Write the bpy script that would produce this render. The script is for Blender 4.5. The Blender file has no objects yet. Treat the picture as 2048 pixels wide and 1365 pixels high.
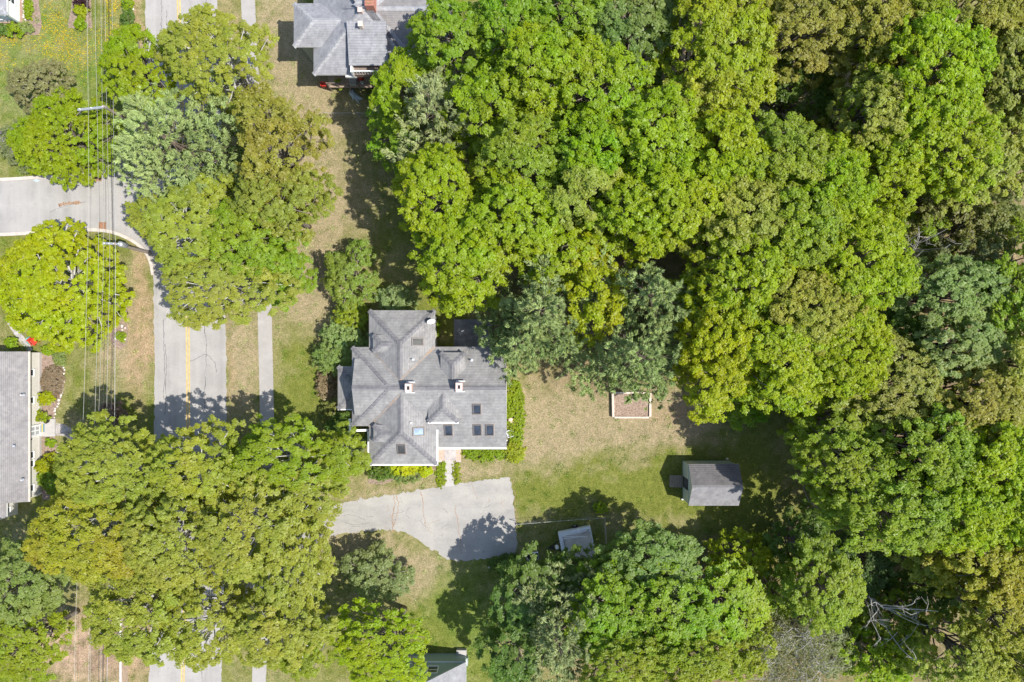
import bpy, bmesh, math, random
import numpy as np
from mathutils import Vector
R = math.radians
rng = np.random.default_rng(7)
random.seed(7)
scene = bpy.context.scene
col = scene.collection

# ---------------------------------------------------------------- camera, sky, sun, exposure
S, H = 0.047, 64.0            # metres per photo pixel on the ground, camera height
def W(px, py, z=0.0):         # the point at height z that stands over/under a spot of the plan
    k = 1 - z / H
    return ((px - 1024) * S * k, (682.5 - py) * S * k, z)
cam = bpy.data.cameras.new('camera'); cam.sensor_width = 36; cam.lens = 36 * H / (2048 * S)
cam.clip_end = 2000; cam.clip_start = 0.5
co = bpy.data.objects.new('camera', cam); col.objects.link(co); co.location = (0, 0, H)
scene.camera = co
SUN_EL, SUN_AZ = 58.0, -17.0  # elevation; direction to the sun, degrees from +X
world = bpy.data.worlds.new('World'); scene.world = world; world.use_nodes = True
wn = world.node_tree.nodes; wl = world.node_tree.links
sky = wn.new('ShaderNodeTexSky'); sky.sky_type = 'NISHITA'; sky.sun_disc = False
sky.sun_elevation = R(SUN_EL); sky.sun_rotation = R(90 - SUN_AZ)
bg = wn['Background']; bg.inputs[1].default_value = 0.14
wl.new(sky.outputs[0], bg.inputs[0])
sl = bpy.data.lights.new('sun', 'SUN'); sl.energy = 4.0; sl.angle = R(0.5); sl.color = (1, 0.955, 0.88)
so = bpy.data.objects.new('sun', sl); col.objects.link(so)
d = Vector((math.cos(R(SUN_EL)) * math.cos(R(SUN_AZ)), math.cos(R(SUN_EL)) * math.sin(R(SUN_AZ)), math.sin(R(SUN_EL))))
so.rotation_euler = d.to_track_quat('Z', 'Y').to_euler(); so.location = (40, -12, 60)
vs = scene.view_settings; vs.view_transform = 'Standard'; vs.look = 'None'; vs.gamma = 1; vs.exposure = 0.68
vs.use_curve_mapping = False
scene.cycles.max_bounces = 6; scene.cycles.diffuse_bounces = 4; scene.cycles.transmission_bounces = 5
scene.cycles.glossy_bounces = 2; scene.cycles.transparent_max_bounces = 4
scene.cycles.caustics_reflective = False; scene.cycles.caustics_refractive = False

# ---------------------------------------------------------------- materials
def new_mat(name):
    m = bpy.data.materials.new(name); m.use_nodes = True
    nt = m.node_tree; return m, nt.nodes, nt.links, nt.nodes['Principled BSDF']
def ramp(n, stops):
    r = n.new('ShaderNodeValToRGB'); e = r.color_ramp.elements
    while len(e) < len(stops): e.new(0.5)
    for i, (p, c) in enumerate(stops):
        e[i].position = p; e[i].color = (c[0], c[1], c[2], 1)
    return r
def noise(n, l, scale, detail=4, rough=0.6, vec=None):
    t = n.new('ShaderNodeTexNoise'); t.inputs['Scale'].default_value = scale
    t.inputs['Detail'].default_value = detail; t.inputs['Roughness'].default_value = rough
    if vec is not None: l.new(vec, t.inputs['Vector'])
    return t
def mixc(n, l, mode, fac, a, b):
    x = n.new('ShaderNodeMix'); x.data_type = 'RGBA'; x.blend_type = mode
    for i, v in ((0, fac), (6, a), (7, b)):
        if hasattr(v, 'is_output'): l.new(v, x.inputs[i])
        elif i == 0: x.inputs[0].default_value = v
        else: x.inputs[i].default_value = (v[0], v[1], v[2], 1)
    return x.outputs[2]
def geo_pos(n): return n.new('ShaderNodeNewGeometry').outputs['Position']
def grain(name, c, var=0.25, scale=6, fine=40, finevar=0.25, rough=0.85, bump=0.3, stain=None, stain_scale=0.6):
    """a surface of one colour with broad patches, fine grain and a little relief"""
    m, n, l, b = new_mat(name); p = geo_pos(n)
    n1 = noise(n, l, scale, 5, 0.6, p); n2 = noise(n, l, fine, 3, 0.7, p)
    lo = tuple(x * (1 - var) for x in c); hi = tuple(min(1, x * (1 + var)) for x in c)
    r1 = ramp(n, [(0.3, lo), (0.7, hi)]); l.new(n1.outputs[0], r1.inputs[0])
    g = 1 - finevar; h = 1 + finevar
    r2 = ramp(n, [(0.3, (g, g, g)), (0.7, (h, h, h))]); l.new(n2.outputs[0], r2.inputs[0])
    out = mixc(n, l, 'MULTIPLY', 1.0, r1.outputs[0], r2.outputs[0])
    if stain:
        n3 = noise(n, l, stain_scale, 6, 0.65, p); r3 = ramp(n, [(0.5, (0, 0, 0)), (0.72, (1, 1, 1))])
        l.new(n3.outputs[0], r3.inputs[0]); out = mixc(n, l, 'MIX', r3.outputs[0], out, stain)
    l.new(out, b.inputs['Base Color']); b.inputs['Roughness'].default_value = rough
    b.inputs['Specular IOR Level'].default_value = 0.25
    if bump:
        bp = n.new('ShaderNodeBump'); bp.inputs['Strength'].default_value = bump; bp.inputs['Distance'].default_value = 0.03
        l.new(n2.outputs[0], bp.inputs['Height']); l.new(bp.outputs[0], b.inputs['Normal'])
    return m
def paving(name, c, streak, tint, dark, blotch=1.0):
    """worn asphalt: streaks along the way of travel, patches, oil spots, grit"""
    m, n, l, b = new_mat(name); p = geo_pos(n)
    mp = n.new('ShaderNodeMapping'); mp.inputs['Scale'].default_value = streak; l.new(p, mp.inputs['Vector'])
    ns = noise(n, l, 1.0, 5, .6, mp.outputs[0]); n1 = noise(n, l, .45, 6, .62, p); n2 = noise(n, l, 24, 3, .75, p); n3 = noise(n, l, 1.6 * blotch, 7, .7, p)
    r = ramp(n, [(.3, tuple(x * .86 for x in c)), (.7, tuple(x * 1.12 for x in c))]); l.new(ns.outputs[0], r.inputs[0])
    r1 = ramp(n, [(.42, (0, 0, 0)), (.68, (1, 1, 1))]); l.new(n1.outputs[0], r1.inputs[0]); o = mixc(n, l, 'MIX', r1.outputs[0], r.outputs[0], tint)
    r3 = ramp(n, [(.60, (0, 0, 0)), (.72, (.75, .75, .75))]); l.new(n3.outputs[0], r3.inputs[0]); o = mixc(n, l, 'MIX', r3.outputs[0], o, dark)
    r2 = ramp(n, [(.3, (.78, .78, .78)), (.7, (1.2, 1.2, 1.2))]); l.new(n2.outputs[0], r2.inputs[0]); o = mixc(n, l, 'MULTIPLY', 1, o, r2.outputs[0])
    l.new(o, b.inputs['Base Color']); b.inputs['Roughness'].default_value = .9; b.inputs['Specular IOR Level'].default_value = .2
    bp = n.new('ShaderNodeBump'); bp.inputs['Strength'].default_value = .3; bp.inputs['Distance'].default_value = .02; l.new(n2.outputs[0], bp.inputs['Height']); l.new(bp.outputs[0], b.inputs['Normal'])
    return m
def plain(name, c, rough=0.5, metal=0.0, spec=0.4):
    m, n, l, b = new_mat(name); p = geo_pos(n); t = noise(n, l, 9, 4, 0.6, p)
    r = ramp(n, [(0.3, tuple(x * .88 for x in c)), (0.7, tuple(min(1, x * 1.08) for x in c))])
    l.new(t.outputs[0], r.inputs[0]); l.new(r.outputs[0], b.inputs['Base Color'])
    b.inputs['Roughness'].default_value = rough; b.inputs['Metallic'].default_value = metal
    b.inputs['Specular IOR Level'].default_value = spec
    return m
def shingle(name, c, course=0.055, contrast=0.16, stain=None, tint=None):
    """asphalt shingles: courses follow the height of the slope, tabs vary, streaks run over it"""
    m, n, l, b = new_mat(name); p = geo_pos(n)
    sp = n.new('ShaderNodeSeparateXYZ'); l.new(p, sp.inputs[0])
    dv = n.new('ShaderNodeMath'); dv.operation = 'DIVIDE'; l.new(sp.outputs[2], dv.inputs[0]); dv.inputs[1].default_value = course
    fr = n.new('ShaderNodeMath'); fr.operation = 'FRACT'; l.new(dv.outputs[0], fr.inputs[0])
    k = 1 - contrast
    rc = ramp(n, [(0.0, (k * .8, k * .8, k * .8)), (0.18, (k, k, k)), (0.45, (1, 1, 1)), (1.0, (1.04, 1.04, 1.04))])
    l.new(fr.outputs[0], rc.inputs[0])
    v = n.new('ShaderNodeTexVoronoi'); v.inputs['Scale'].default_value = 4.0; l.new(p, v.inputs['Vector'])
    rv = ramp(n, [(0, (.84, .84, .86)), (1, (1.14, 1.14, 1.12))]); l.new(v.outputs['Color'], rv.inputs[0])
    n1 = noise(n, l, 0.9, 6, 0.65, p); r1 = ramp(n, [(0.3, tuple(x * .82 for x in c)), (0.7, tuple(x * 1.14 for x in c))])
    l.new(n1.outputs[0], r1.inputs[0])
    n2 = noise(n, l, 30, 2, 0.7, p); r2 = ramp(n, [(0.3, (.78, .78, .78)), (0.7, (1.2, 1.2, 1.2))]); l.new(n2.outputs[0], r2.inputs[0])
    o = mixc(n, l, 'MULTIPLY', 1, r1.outputs[0], rc.outputs[0]); o = mixc(n, l, 'MULTIPLY', 1, o, rv.outputs[0])
    o = mixc(n, l, 'MULTIPLY', 1, o, r2.outputs[0])
    if stain:
        n3 = noise(n, l, 0.8, 6, 0.7, p); r3 = ramp(n, [(0.48, (0, 0, 0)), (0.72, (.75, .75, .75))]); l.new(n3.outputs[0], r3.inputs[0])
        o = mixc(n, l, 'MIX', r3.outputs[0], o, stain)
    l.new(o, b.inputs['Base Color']); b.inputs['Roughness'].default_value = 0.9; b.inputs['Specular IOR Level'].default_value = 0.2
    bp = n.new('ShaderNodeBump'); bp.inputs['Strength'].default_value = 0.35; bp.inputs['Distance'].default_value = 0.02
    l.new(fr.outputs[0], bp.inputs['Height']); l.new(bp.outputs[0], b.inputs['Normal'])
    return m
def leaf_mat(name, trans=0.35, hue=0.05, val=0.55, gloss=0.03):
    """leaves: the tree's own colour (object colour) varied leaf by leaf, light passing through"""
    m, n, l, b = new_mat(name)
    oi = n.new('ShaderNodeObjectInfo'); at = n.new('ShaderNodeAttribute'); at.attribute_name = 'tint'
    sp = n.new('ShaderNodeSeparateXYZ'); l.new(at.outputs['Vector'], sp.inputs[0])
    hs = n.new('ShaderNodeHueSaturation'); l.new(oi.outputs['Color'], hs.inputs['Color'])
    def mr(src, a, bb):
        q = n.new('ShaderNodeMapRange'); l.new(src, q.inputs[0]); q.inputs[3].default_value = a; q.inputs[4].default_value = bb
        return q.outputs[0]
    l.new(mr(sp.outputs[0], 0.5 - hue, 0.5 + hue), hs.inputs['Hue'])
    l.new(mr(sp.outputs[1], 1 - val, 1 + val), hs.inputs['Value'])
    l.new(mr(sp.outputs[2], 0.95, 1.12), hs.inputs['Saturation'])
    df = n.new('ShaderNodeBsdfDiffuse'); tr = n.new('ShaderNodeBsdfTranslucent'); gl = n.new('ShaderNodeBsdfGlossy')
    gl.inputs['Roughness'].default_value = 0.45
    l.new(hs.outputs[0], df.inputs[0])
    wm = mixc(n, l, 'MULTIPLY', 1, hs.outputs[0], (1.15, 1.2, 0.6)); l.new(wm, tr.inputs[0])
    m1 = n.new('ShaderNodeMixShader'); m1.inputs[0].default_value = trans; l.new(df.outputs[0], m1.inputs[1]); l.new(tr.outputs[0], m1.inputs[2])
    m2 = n.new('ShaderNodeMixShader'); m2.inputs[0].default_value = gloss; l.new(m1.outputs[0], m2.inputs[1]); l.new(gl.outputs[0], m2.inputs[2])
    l.new(m2.outputs[0], n['Material Output'].inputs[0]); n.remove(b)
    return m
def glass_mat(name, c=(0.024, 0.030, 0.040)):
    m, n, l, b = new_mat(name); p = geo_pos(n); t = noise(n, l, 1.3, 2, 0.5, p)
    r = ramp(n, [(0.35, c), (0.7, tuple(x * 2.2 for x in c))]); l.new(t.outputs[0], r.inputs[0]); l.new(r.outputs[0], b.inputs['Base Color'])
    b.inputs['Roughness'].default_value = 0.06; b.inputs['Specular IOR Level'].default_value = 0.6
    return m

M = {}
M['asphalt'] = paving('worn_asphalt', (0.335, 0.318, 0.30), (1.3, .05, 1), (0.39, 0.37, 0.348), (0.24, 0.23, 0.225))
M['asphalt_b'] = paving('driveway_asphalt', (0.325, 0.31, 0.29), (.3, .9, 1), (0.39, 0.37, 0.335), (0.235, 0.225, 0.215), .8)
M['sidewalk'] = grain('sidewalk_asphalt', (0.35, 0.33, 0.31), 0.10, 0.9, 30, 0.12, 0.9, 0.2)
M['concrete'] = grain('concrete', (0.42, 0.40, 0.38), 0.1, 2, 30, 0.12, 0.9, 0.2)
M['kerb'] = grain('kerb_concrete', (0.52, 0.46, 0.40), 0.15, 2, 20, 0.2, 0.9, 0.3)
M['yellow'] = grain('road_paint_yellow', (0.56, 0.40, 0.15), 0.22, 3, 18, 0.25, 0.8, 0.1)
M['crack'] = grain('crack_filler', (0.13, 0.125, 0.13), 0.3, 3, 20, 0.3, 0.9, 0.2)
M['crack_b'] = grain('weedy_crack', (0.30, 0.19, 0.12), 0.35, 3, 20, 0.3, 0.9, 0.2)
M['roof'] = shingle('grey_shingles', (0.285, 0.277, 0.268), 0.06, 0.24, (0.17, 0.165, 0.165))
M['cap'] = shingle('ridge_shingles', (0.195, 0.19, 0.195), 0.11, 0.2)
M['roof_n'] = shingle('blue_grey_shingles', (0.285, 0.285, 0.30), 0.055, 0.12)
M['cap_n'] = shingle('pale_ridge_shingles', (0.335, 0.335, 0.345), 0.11, 0.12)
M['roof_l'] = shingle('mauve_grey_shingles', (0.265, 0.25, 0.245), 0.05, 0.16, (0.2, 0.19, 0.185))
M['roof_s'] = shingle('shed_shingles', (0.265, 0.26, 0.27), 0.075, 0.2)
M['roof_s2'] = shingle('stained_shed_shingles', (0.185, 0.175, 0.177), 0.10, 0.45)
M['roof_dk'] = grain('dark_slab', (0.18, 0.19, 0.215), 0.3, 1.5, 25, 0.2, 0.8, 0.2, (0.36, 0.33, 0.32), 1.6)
M['white'] = plain('white_paint', (0.8, 0.8, 0.79), 0.5)
M['offwhite'] = plain('cream_siding', (0.66, 0.63, 0.57), 0.6)
M['greenwall'] = plain('grey_green_siding', (0.50, 0.56, 0.50), 0.6)
M['greywall'] = plain('grey_green_board', (0.32, 0.37, 0.35), 0.6)
M['darkwall'] = plain('brown_siding', (0.22, 0.17, 0.14), 0.7)
M['mossgreen'] = plain('green_siding', (0.33, 0.42, 0.37), 0.6)
M['glass'] = glass_mat('window_glass')
M['brick'] = grain('red_brick', (0.45, 0.20, 0.15), 0.2, 12, 40, 0.25, 0.9, 0.3)
M['pinkbrick'] = grain('pink_brick', (0.52, 0.36, 0.29), 0.2, 9, 40, 0.25, 0.9, 0.3)
M['black'] = plain('black_iron', (0.02, 0.02, 0.022), 0.5)
M['steel'] = plain('galvanised_steel', (0.5, 0.52, 0.54), 0.45, 0.6)
M['wood'] = grain('weathered_wood', (0.34, 0.28, 0.22), 0.2, 4, 30, 0.25, 0.85, 0.2)
M['timber'] = grain('pale_timber', (0.58, 0.50, 0.42), 0.18, 3, 26, 0.2, 0.85, 0.2)
M['deck'] = grain('deck_boards', (0.42, 0.32, 0.24), 0.2, 3, 26, 0.2, 0.85, 0.2)
M['bark'] = grain('bark', (0.20, 0.17, 0.14), 0.3, 3, 24, 0.35, 0.95, 0.6)
M['palebark'] = grain('pale_bark', (0.46, 0.44, 0.41), 0.25, 3, 24, 0.3, 0.95, 0.4)
M['pinebark'] = grain('pine_bark', (0.15, 0.115, 0.09), 0.3, 3, 24, 0.35, 0.95, 0.6)
M['polewood'] = grain('pole_wood', (0.30, 0.25, 0.21), 0.2, 4, 24, 0.3, 0.9, 0.2)
M['stone'] = grain('pale_stone', (0.55, 0.50, 0.46), 0.3, 3, 18, 0.25, 0.9, 0.4)
M['flag'] = grain('flagstone', (0.40, 0.37, 0.36), 0.3, 2, 18, 0.25, 0.9, 0.4)
M['mulch'] = grain('mulch', (0.26, 0.19, 0.155), 0.35, 5, 14, 0.5, 0.95, 0.8, (0.36, 0.27, 0.2), 2.5)
M['litter'] = grain('leaf_litter', (0.28, 0.205, 0.155), 0.35, 7, 12, 0.6, 0.95, 0.9, (0.42, 0.32, 0.255), 5)
M['rust'] = grain('rusty_iron', (0.30, 0.165, 0.10), 0.25, 6, 30, 0.3, 0.8, 0.2)
M['red'] = plain('red_plastic', (0.6, 0.05, 0.03), 0.5)
M['teal'] = plain('teal_cloth', (0.25, 0.5, 0.42), 0.7)
M['tarp'] = plain('blue_grey_tarp', (0.42, 0.5, 0.55), 0.45)
M['mat_y'] = plain('yellow_mat', (0.7, 0.42, 0.1), 0.8)
M['mat_b'] = plain('blue_mat', (0.1, 0.22, 0.3), 0.8)
M['cable_p'] = plain('pale_cable', (0.42, 0.41, 0.37), 0.4)
M['cable_d'] = plain('dark_cable', (0.035, 0.035, 0.035), 0.5)
M['rubber'] = plain('tyre_rubber', (0.025, 0.025, 0.025), 0.8)
M['trailer'] = plain('white_aluminium', (0.74, 0.76, 0.76), 0.4)
M['canvas'] = grain('tan_canvas', (0.55, 0.50, 0.44), 0.12, 2, 30, 0.15, 0.85, 0.2)
M['leaf'] = leaf_mat('broad_leaf', 0.54, 0.017, 0.22, 0.02)
M['needle'] = leaf_mat('pine_needles', 0.22, 0.012, 0.30, 0.015)
M['flower'] = leaf_mat('petals', 0.3, 0.015, 0.25, 0.0)

# ---------------------------------------------------------------- helpers
def link(o, parent=None):
    col.objects.link(o)
    if parent is not None: o.parent = parent
    return o
def tag(o, label, cat, group=None):
    o['label'] = label; o['category'] = cat
    if group: o['group'] = group
    return o
def thing(name, label, cat, loc=(0, 0, 0), group=None, rz=0.0):
    o = bpy.data.objects.new(name, None); o.empty_display_size = 0.3; o.location = loc; o.rotation_euler = (0, 0, rz)
    link(o); return tag(o, label, cat, group)
class MB:
    def __init__(s, o=(0, 0, 0)): s.v = []; s.f = []; s.o = o
    def add(s, vs, fs):
        k = len(s.v); s.v += [(p[0] - s.o[0], p[1] - s.o[1], p[2] - s.o[2]) for p in vs]
        s.f += [tuple(i + k for i in f) for f in fs]; return s
    def box(s, x0, x1, y0, y1, z0, z1):
        return s.add([(x0, y0, z0), (x1, y0, z0), (x1, y1, z0), (x0, y1, z0), (x0, y0, z1), (x1, y0, z1), (x1, y1, z1), (x0, y1, z1)],
                     [(3, 2, 1, 0), (4, 5, 6, 7), (0, 1, 5, 4), (1, 2, 6, 5), (2, 3, 7, 6), (3, 0, 4, 7)])
    def obox(s, c, a, b, hx, hy, z0, z1):
        """box at c with plan axis angle a"""
        ca, sa = math.cos(a), math.sin(a)
        pts = [(c[0] + x * ca - y * sa, c[1] + x * sa + y * ca) for x, y in ((-hx, -hy), (hx, -hy), (hx, hy), (-hx, hy))]
        return s.prism(pts, z0, z1)
    def prism(s, pts, z0, z1):
        n = len(pts); z0 = [z0] * n if not hasattr(z0, '__len__') else z0; z1 = [z1] * n if not hasattr(z1, '__len__') else z1
        vs = [(p[0], p[1], z0[i]) for i, p in enumerate(pts)] + [(p[0], p[1], z1[i]) for i, p in enumerate(pts)]
        a = sum(pts[i][0] * pts[(i + 1) % n][1] - pts[(i + 1) % n][0] * pts[i][1] for i in range(n))
        fs = [tuple(reversed(range(n))), tuple(range(n, 2 * n))] + [(i, (i + 1) % n, n + (i + 1) % n, n + i) for i in range(n)]
        if a < 0: fs = [tuple(reversed(f)) for f in fs]
        return s.add(vs, fs)
    def tube(s, pts, rad, sides=6, cap=True):
        pts = [Vector(p) for p in pts]; n = len(pts); rad = [rad] * n if not hasattr(rad, '__len__') else rad
        vs = []; fs = []
        for i, p in enumerate(pts):
            t = (pts[min(i + 1, n - 1)] - pts[max(i - 1, 0)]).normalized()
            u = t.cross(Vector((0, 0, 1)));
            if u.length < 1e-3: u = t.cross(Vector((0, 1, 0)))
            u.normalize(); w = t.cross(u)
            for j in range(sides):
                a = 2 * math.pi * j / sides; q = p + (u * math.cos(a) + w * math.sin(a)) * rad[i]; vs.append(tuple(q))
        for i in range(n - 1):
            for j in range(sides):
                a = i * sides + j; b = i * sides + (j + 1) % sides; fs.append((a, b, b + sides, a + sides))
        if cap: fs += [tuple(reversed(range(sides))), tuple(range((n - 1) * sides, n * sides))]
        return s.add(vs, fs)
    def lathe(s, c, prof, sides=14):
        vs = []; fs = []
        for (r, z) in prof:
            for j in range(sides):
                a = 2 * math.pi * j / sides; vs.append((c[0] + r * math.cos(a), c[1] + r * math.sin(a), c[2] + z))
        for i in range(len(prof) - 1):
            for j in range(sides):
                a = i * sides + j; b = i * sides + (j + 1) % sides; fs.append((a, b, b + sides, a + sides))
        fs += [tuple(reversed(range(sides))), tuple(range((len(prof) - 1) * sides, len(prof) * sides))]
        return s.add(vs, fs)
    def build(s, name, mat, parent=None, smooth=False, kind=None):
        me = bpy.data.meshes.new(name); me.from_pydata(s.v, [], s.f); me.materials.append(M[mat] if isinstance(mat, str) else mat)
        if smooth: me.polygons.foreach_set('use_smooth', [True] * len(me.polygons))
        me.update(); o = bpy.data.objects.new(name, me); link(o, parent)
        if kind: o['kind'] = kind
        return o
def sheet(name, pts, mat, z, parent=None, kind='structure'):
    b = MB(); a = sum(pts[i][0] * pts[(i + 1) % len(pts)][1] - pts[(i + 1) % len(pts)][0] * pts[i][1] for i in range(len(pts)))
    q = pts if a > 0 else pts[::-1]
    b.add([(p[0], p[1], z) for p in q], [tuple(range(len(q)))])
    return b.build(name, mat, parent, kind=None if parent else kind)
def cr(pts, n=6):
    """smooth polyline (Catmull-Rom)"""
    P = [np.array(p, float) for p in pts]; out = []
    for i in range(len(P) - 1):
        p0 = P[max(i - 1, 0)]; p1 = P[i]; p2 = P[i + 1]; p3 = P[min(i + 2, len(P) - 1)]
        for k in range(n):
            t = k / n; out.append(0.5 * ((2 * p1) + (p2 - p0) * t + (2 * p0 - 5 * p1 + 4 * p2 - p3) * t * t + (3 * p1 - p0 - 3 * p2 + p3) * t ** 3))
    out.append(P[-1]); return [tuple(x) for x in out]
def ribbon(line, wl_, wr, n_=None):
    """polygon strip along a plan line; wl_/wr are half widths to either side"""
    L = [np.array(p[:2], float) for p in line]; l1 = []; r1 = []
    for i, p in enumerate(L):
        t = L[min(i + 1, len(L) - 1)] - L[max(i - 1, 0)]; t /= np.linalg.norm(t) + 1e-9; nn = np.array((-t[1], t[0]))
        a = wl_[i] if hasattr(wl_, '__len__') else wl_; b = wr[i] if hasattr(wr, '__len__') else wr
        l1.append(p + nn * a); r1.append(p - nn * b)
    return l1, r1
def strip(name, line, wl_, wr, mat, z, parent=None, z2=None):
    l1, r1 = ribbon(line, wl_, wr); n = len(l1); b = MB()
    b.add([(p[0], p[1], z) for p in l1] + [(p[0], p[1], z) for p in r1], [(n + i, n + i + 1, i + 1, i) for i in range(n - 1)])
    return b.build(name, mat, parent, kind=None if parent else 'structure')
def G(pts, z=0): return [W(p[0], p[1], z)[:2] for p in pts]
def vnoise(x, y, cell, seed):
    """smooth value noise 0..1 on numpy arrays"""
    r = np.random.default_rng(seed); g = r.random((257, 257)); u = x / cell + 1000.3; v = y / cell + 1000.7
    i = np.floor(u).astype(int); j = np.floor(v).astype(int); fu = u - i; fv = v - j
    fu = fu * fu * (3 - 2 * fu); fv = fv * fv * (3 - 2 * fv); i %= 256; j %= 256
    return (g[i, j] * (1 - fu) + g[i + 1, j] * fu) * (1 - fv) + (g[i, j + 1] * (1 - fu) + g[i + 1, j + 1] * fu) * fv
def fbm(x, y, cell, seed, o=4):
    s = 0; a = 1; t = 0
    for k in range(o): s = s + a * vnoise(x, y, cell / 2 ** k, seed + k); t += a; a *= 0.55
    return s / t
# ---------------------------------------------------------------- ground
DRY = np.array((0.29, 0.235, 0.145)); GREEN = np.array((0.15, 0.165, 0.035)); LUSH = np.array((0.10, 0.165, 0.03))
DIRT = np.array((0.33, 0.235, 0.15)); LITTER = np.array((0.20, 0.145, 0.09)); PINK = np.array((0.34, 0.24, 0.17))
def ground_color(X, Y):
    wx = (fbm(X, Y, 5, 11) - .5) * 70; wy = (fbm(X, Y, 5, 31) - .5) * 70
    fx = (fbm(X, Y, 0.9, 51, 3) - .5) * 26; fy = (fbm(X, Y, 0.9, 61, 3) - .5) * 26
    px = X / S + 1024 + wx + fx; py = 682.5 - Y / S + wy + fy
    def blob(cx, cy, sx, sy, p=2.0): return np.exp(-(np.abs((px - cx) / sx) ** 2 + np.abs((py - cy) / sy) ** 2) ** (p / 2))
    n1 = fbm(X, Y, 2.2, 3); n2 = fbm(X, Y, 0.6, 5, 3)
    dry = 0.25 + 0.9 * (n1 - .5) + .5 * (fbm(X, Y, 4.5, 141) - .5)
    for a in ((1230, 830, 180, 75, 3), (1060, 860, 80, 60, 2), (640, 380, 95, 300, 3), (600, 560, 70, 120, 2), (480, 720, 40, 130, 2), (960, 945, 90, 25, 2),
              (840, 1130, 70, 60, 2), (700, 1085, 70, 30, 2), (240, 720, 60, 120, 2), (570, 80, 60, 100, 2), (590, 140, 50, 60, 2), (780, 970, 90, 20, 2),
              (1160, 870, 120, 50, 2), (1340, 850, 80, 60, 2)):
        dry = dry + 0.85 * blob(*a)
    for a in ((1130, 975, 150, 45, 2), (1330, 960, 70, 60, 2), (600, 760, 45, 110, 2), (260, 790, 40, 60, 2), (900, 1200, 60, 110, 2), (860, 1050, 0.1, 1, 2),
              (880, 620, 60, 60, 2), (1480, 940, 110, 90, 2)):
        dry = dry - 0.55 * blob(*a)
    dry = np.clip(dry + 0.8 * (n2 - .5), 0, 1)
    c = GREEN[None] * (1 - dry[:, None]) + DRY[None] * dry[:, None]
    lush = np.clip(0.8 * blob(120, 150, 170, 160, 3) + 0.8 * blob(930, 1230, 70, 110) + 0.3 * blob(150, 340, 160, 30), 0, 1) * np.clip(0.3 + 1.2 * (fbm(X, Y, 1.6, 91) - .25), 0, 1)
    c = c * (1 - lush[:, None]) + LUSH[None] * lush[:, None] * 1.1
    dirt = np.clip(0.95 * blob(280, 640, 24, 190, 4) + 0.95 * blob(283, 20, 16, 80, 4) + 0.5 * blob(458, 720, 7, 140, 4) + 0.6 * blob(1340, 840, 60, 30)
                   + 0.5 * blob(455, 120, 40, 130), 0, 1) * np.clip(0.4 + 1.1 * n2, 0, 1)
    c = c * (1 - dirt[:, None]) + DIRT[None] * dirt[:, None]
    pk = np.clip(blob(170, 1300, 100, 90, 3) + blob(290, 1290, 60, 100, 2) * .7, 0, 1)
    c = c * (1 - pk[:, None]) + (PINK * 0.95)[None] * pk[:, None] * (0.6 + 0.8 * n2[:, None])
    lit = np.clip(blob(1280, 330, 380, 330, 6) + blob(1880, 560, 330, 700, 6) + blob(1500, 1290, 420, 190, 6) + blob(1180, 640, 170, 130, 4), 0, 1)
    lit = lit * np.clip(0.35 + 1.0 * n1, 0, 1)
    c = c * (1 - lit[:, None]) + LITTER[None] * lit[:, None] * (0.55 + 0.9 * n2[:, None])
    return c * (0.86 + 0.28 * n2[:, None])
def axis(lo, hi, step, far):
    core = np.arange(lo, hi + step, step); out = [step * 3 * 1.6 ** i for i in range(1, 12)]
    a = lo - np.cumsum(out); b = core[-1] + np.cumsum(out); return np.concatenate([a[::-1], core, b])
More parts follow.
